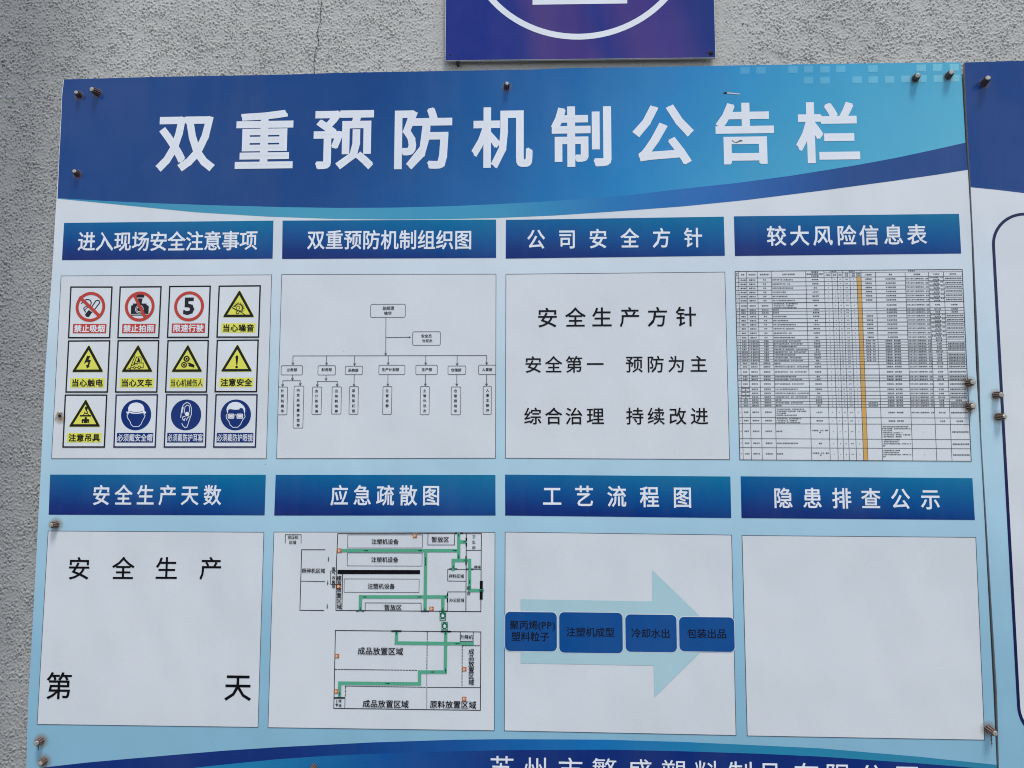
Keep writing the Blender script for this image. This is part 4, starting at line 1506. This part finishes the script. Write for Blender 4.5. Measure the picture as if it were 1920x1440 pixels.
i_ = rrect(xl + w, zb + w, xl + 1.3 - w, zt - w, 0.066, 14)
ip = build('rounded_panel', G().poly(i_, RY - YS), M['paper'], rb)
g = G()
ring_between(g, o, i_, RY - 2 * YS)
build('panel_outline', g, M['navyline'], ip)

# ------------------------------------------------------------------ indigo sign above
sg = empty('square_sign', (*[(lambda p: (p[0], -0.003, p[1]))(m(1088, 112))][0],),
           "indigo square sign cut off by the top edge, with a thin white ring", 'sign')
bl, br = m(834.5, 115), m(1341.5, 109.7)
wdt = br[0] - bl[0]
tl, tr = (bl[0], bl[1] + wdt), (br[0] - 0.001, br[1] + wdt)
sq = [bl, br, tr, tl]
build('sign_sheet', G().sheet(sq, -0.0028, 0.0032), M['whiteedge'], sg, "white edged plastic sheet")
ins = 0.0010
fq = [(bl[0] + ins * 1.3, bl[1] + ins), (br[0] - ins, br[1] + ins), (tr[0] - ins, tr[1] - ins), (tl[0] + ins, tl[1] - ins)]
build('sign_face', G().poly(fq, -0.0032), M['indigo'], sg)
bot = m(1086.7, 75.9)
Rr = 226.5 * 1.155e-3 * 1.03
build('white_ring', G().ring((bot[0], bot[1] + Rr), Rr - 0.0138, Rr, -0.0035, 96), M['letter'], sg)
b0, b1 = m(998.5, 10.6), m(1175.7, 8.2)
build('white_bar', G().poly([b0, b1, (b1[0], b1[1] + 0.05), (b0[0], b0[1] + 0.05)], -0.0035), M['letter'], sg)
build('screw_hole', G().disc(m(844.5, 105), 0.0021, -0.0035, 14), M['hole'], sg)


def lathe(prof, n=14, ang=None):
    """prof: (r, y) pairs from front to back, centred on origin"""
    g = G()
    for j in range(n):
        t = 2 * math.pi * j / n
        for r, y in prof:
            g.v.append((r * math.cos(t), y, r * math.sin(t)))
    k = len(prof)
    for j in range(n):
        j2 = (j + 1) % n
        for i in range(k - 1):
            g.f.append([j * k + i, j * k + i + 1, j2 * k + i + 1, j2 * k + i])
    return g


def local_obj(name, g, mat, parent, loc=(0, 0, 0), rot=None, smooth=False):
    me = bpy.data.meshes.new(name)
    me.from_pydata([tuple(v) for v in g.v], [], g.f)
    me.materials.append(mat)
    if smooth:
        me.polygons.foreach_set('use_smooth', [True] * len(me.polygons))
    o = bpy.data.objects.new(name, me)
    COL.objects.link(o)
    o.parent = parent
    o.location = loc
    if rot:
        o.rotation_euler = rot
    return o


p = m(1332.5, 101)
scr = lathe([(0.0, -0.0026), (0.0034, -0.0025), (0.0048, -0.0014), (0.0052, 0.0)], 16)
so = local_obj('screw', scr, M['rust'], sg, Vector((p[0], -0.0035, p[1])) - WLOC[sg.name])
cross = G()
cross.rect(-0.0026, -0.0005, 0.0026, 0.0005, -0.00285).rect(-0.0005, -0.0026, 0.0005, 0.0026, -0.0029)
local_obj('screw_slot', cross, M['hole'], so)
build('screw_hole', G().disc(m(1325, 100.5), 0.0016, -0.0035, 12), M['hole'], sg)

# rusty nail in the wall under the sign
nl = empty('rusty_nail', (*[(lambda q_: (q_[0], WALL_Y, q_[1]))(m(858, 118))][0],),
           "dark rusty nail driven into the wall just below the indigo sign", 'nail')
g = G()
n_ = 10
for j in range(n_):
    t = 2 * math.pi * j / n_
    r = 0.0048 * (1 + 0.18 * math.sin(j * 2.6))
    g.v += [(r * math.cos(t), -0.012, r * math.sin(t)), (r * 1.05 * math.cos(t), -0.009, r * 1.05 * math.sin(t))]
for j in range(n_):
    j2 = (j + 1) % n_
    g.f.append([2 * j, 2 * j + 1, 2 * j2 + 1, 2 * j2])
g.f.append([2 * j for j in range(n_)])
local_obj('nail_head', g, M['rust'], nl)
local_obj('nail_shank', lathe([(0.0028, -0.0095), (0.0028, 0.004)], 8), M['rust'], nl)


# ------------------------------------------------------------------ fixings (fluted expansion bolts)
def sleeve_geo(h, r=0.0056, ridges=9, flare=1.12):
    g = G()
    nn = ridges * 4
    lv = [(0.0, 1.0 * flare), (0.35, 1.05), (0.8, 0.98), (1.0, 0.88)]
    for t, k in lv:
        for j in range(nn):
            a = 2 * math.pi * j / nn
            rr = r * k * (1.0 if (j % 4) in (0, 1) else 0.80)
            g.v.append((rr * math.cos(a), -h * t, rr * math.sin(a)))
    for i in range(len(lv) - 1):
        for j in range(nn):
            j2 = (j + 1) % nn
            g.f.append([i * nn + j, i * nn + j2, (i + 1) * nn + j2, (i + 1) * nn + j])
    g.f.append([(len(lv) - 1) * nn + j for j in range(nn)])
    return g


def ridge_geo(h, r=0.0056, ridges=9, flare=1.12):
    g = G()
    nn = ridges * 4
    for q_ in range(ridges):
        j = q_ * 4
        a0, a1 = 2 * math.pi * j / nn, 2 * math.pi * (j + 1) / nn
        k = len(g.v)
        for t, s_ in ((0.06, flare * 0.99), (0.35, 1.05), (0.8, 0.98), (0.97, 0.89)):
            for a in (a0, a1):
                g.v.append((r * s_ * 1.02 * math.cos(a), -h * t, r * s_ * 1.02 * math.sin(a)))
        for i in range(3):
            g.f.append([k + 2 * i, k + 2 * i + 1, k + 2 * i + 3, k + 2 * i + 2])
    return g


for k, (u, v, h, which) in enumerate(BOLTS):
    par = (board, rb)[which]
    P = m(u, v) if not which else mr(u, v)
    y0 = 0.0 if not which else RY
    rnd = random.Random(k * 13 + 5)
    tilt = (rnd.uniform(-.15, .15), rnd.uniform(0, 6.28), rnd.uniform(-.15, .15))
    sc_ = 1.0 if k not in (0, 2, 3, 12) else 0.86
    sl = local_obj('bolt_sleeve', sleeve_geo(h - 0.0015, 0.0070 * sc_), M['sleeve2' if k in (6, 7, 8, 9, 10, 11, 14, 15) else 'sleeve'], par, Vector((P[0], y0 - 0.0002, P[1])) - WLOC[par.name], tilt)
    local_obj('sleeve_ridge', ridge_geo(h - 0.0015, 0.0070 * sc_), M['ridge2' if k in (6, 7, 8, 9, 10, 11, 14, 15) else 'ridge'], sl)
    hr = 0.0051 * sc_
    hd = lathe([(0.0, -h - 0.0012), (hr * 0.8, -h - 0.0010), (hr, -h - 0.0003), (hr, -h + 0.0022)], 6 if k % 3 == 0 else 14)
    local_obj('bolt_end', hd, M['steel'], sl)

bpy.data.objects.remove(_tmpo)
bpy.data.curves.remove(_tmp)
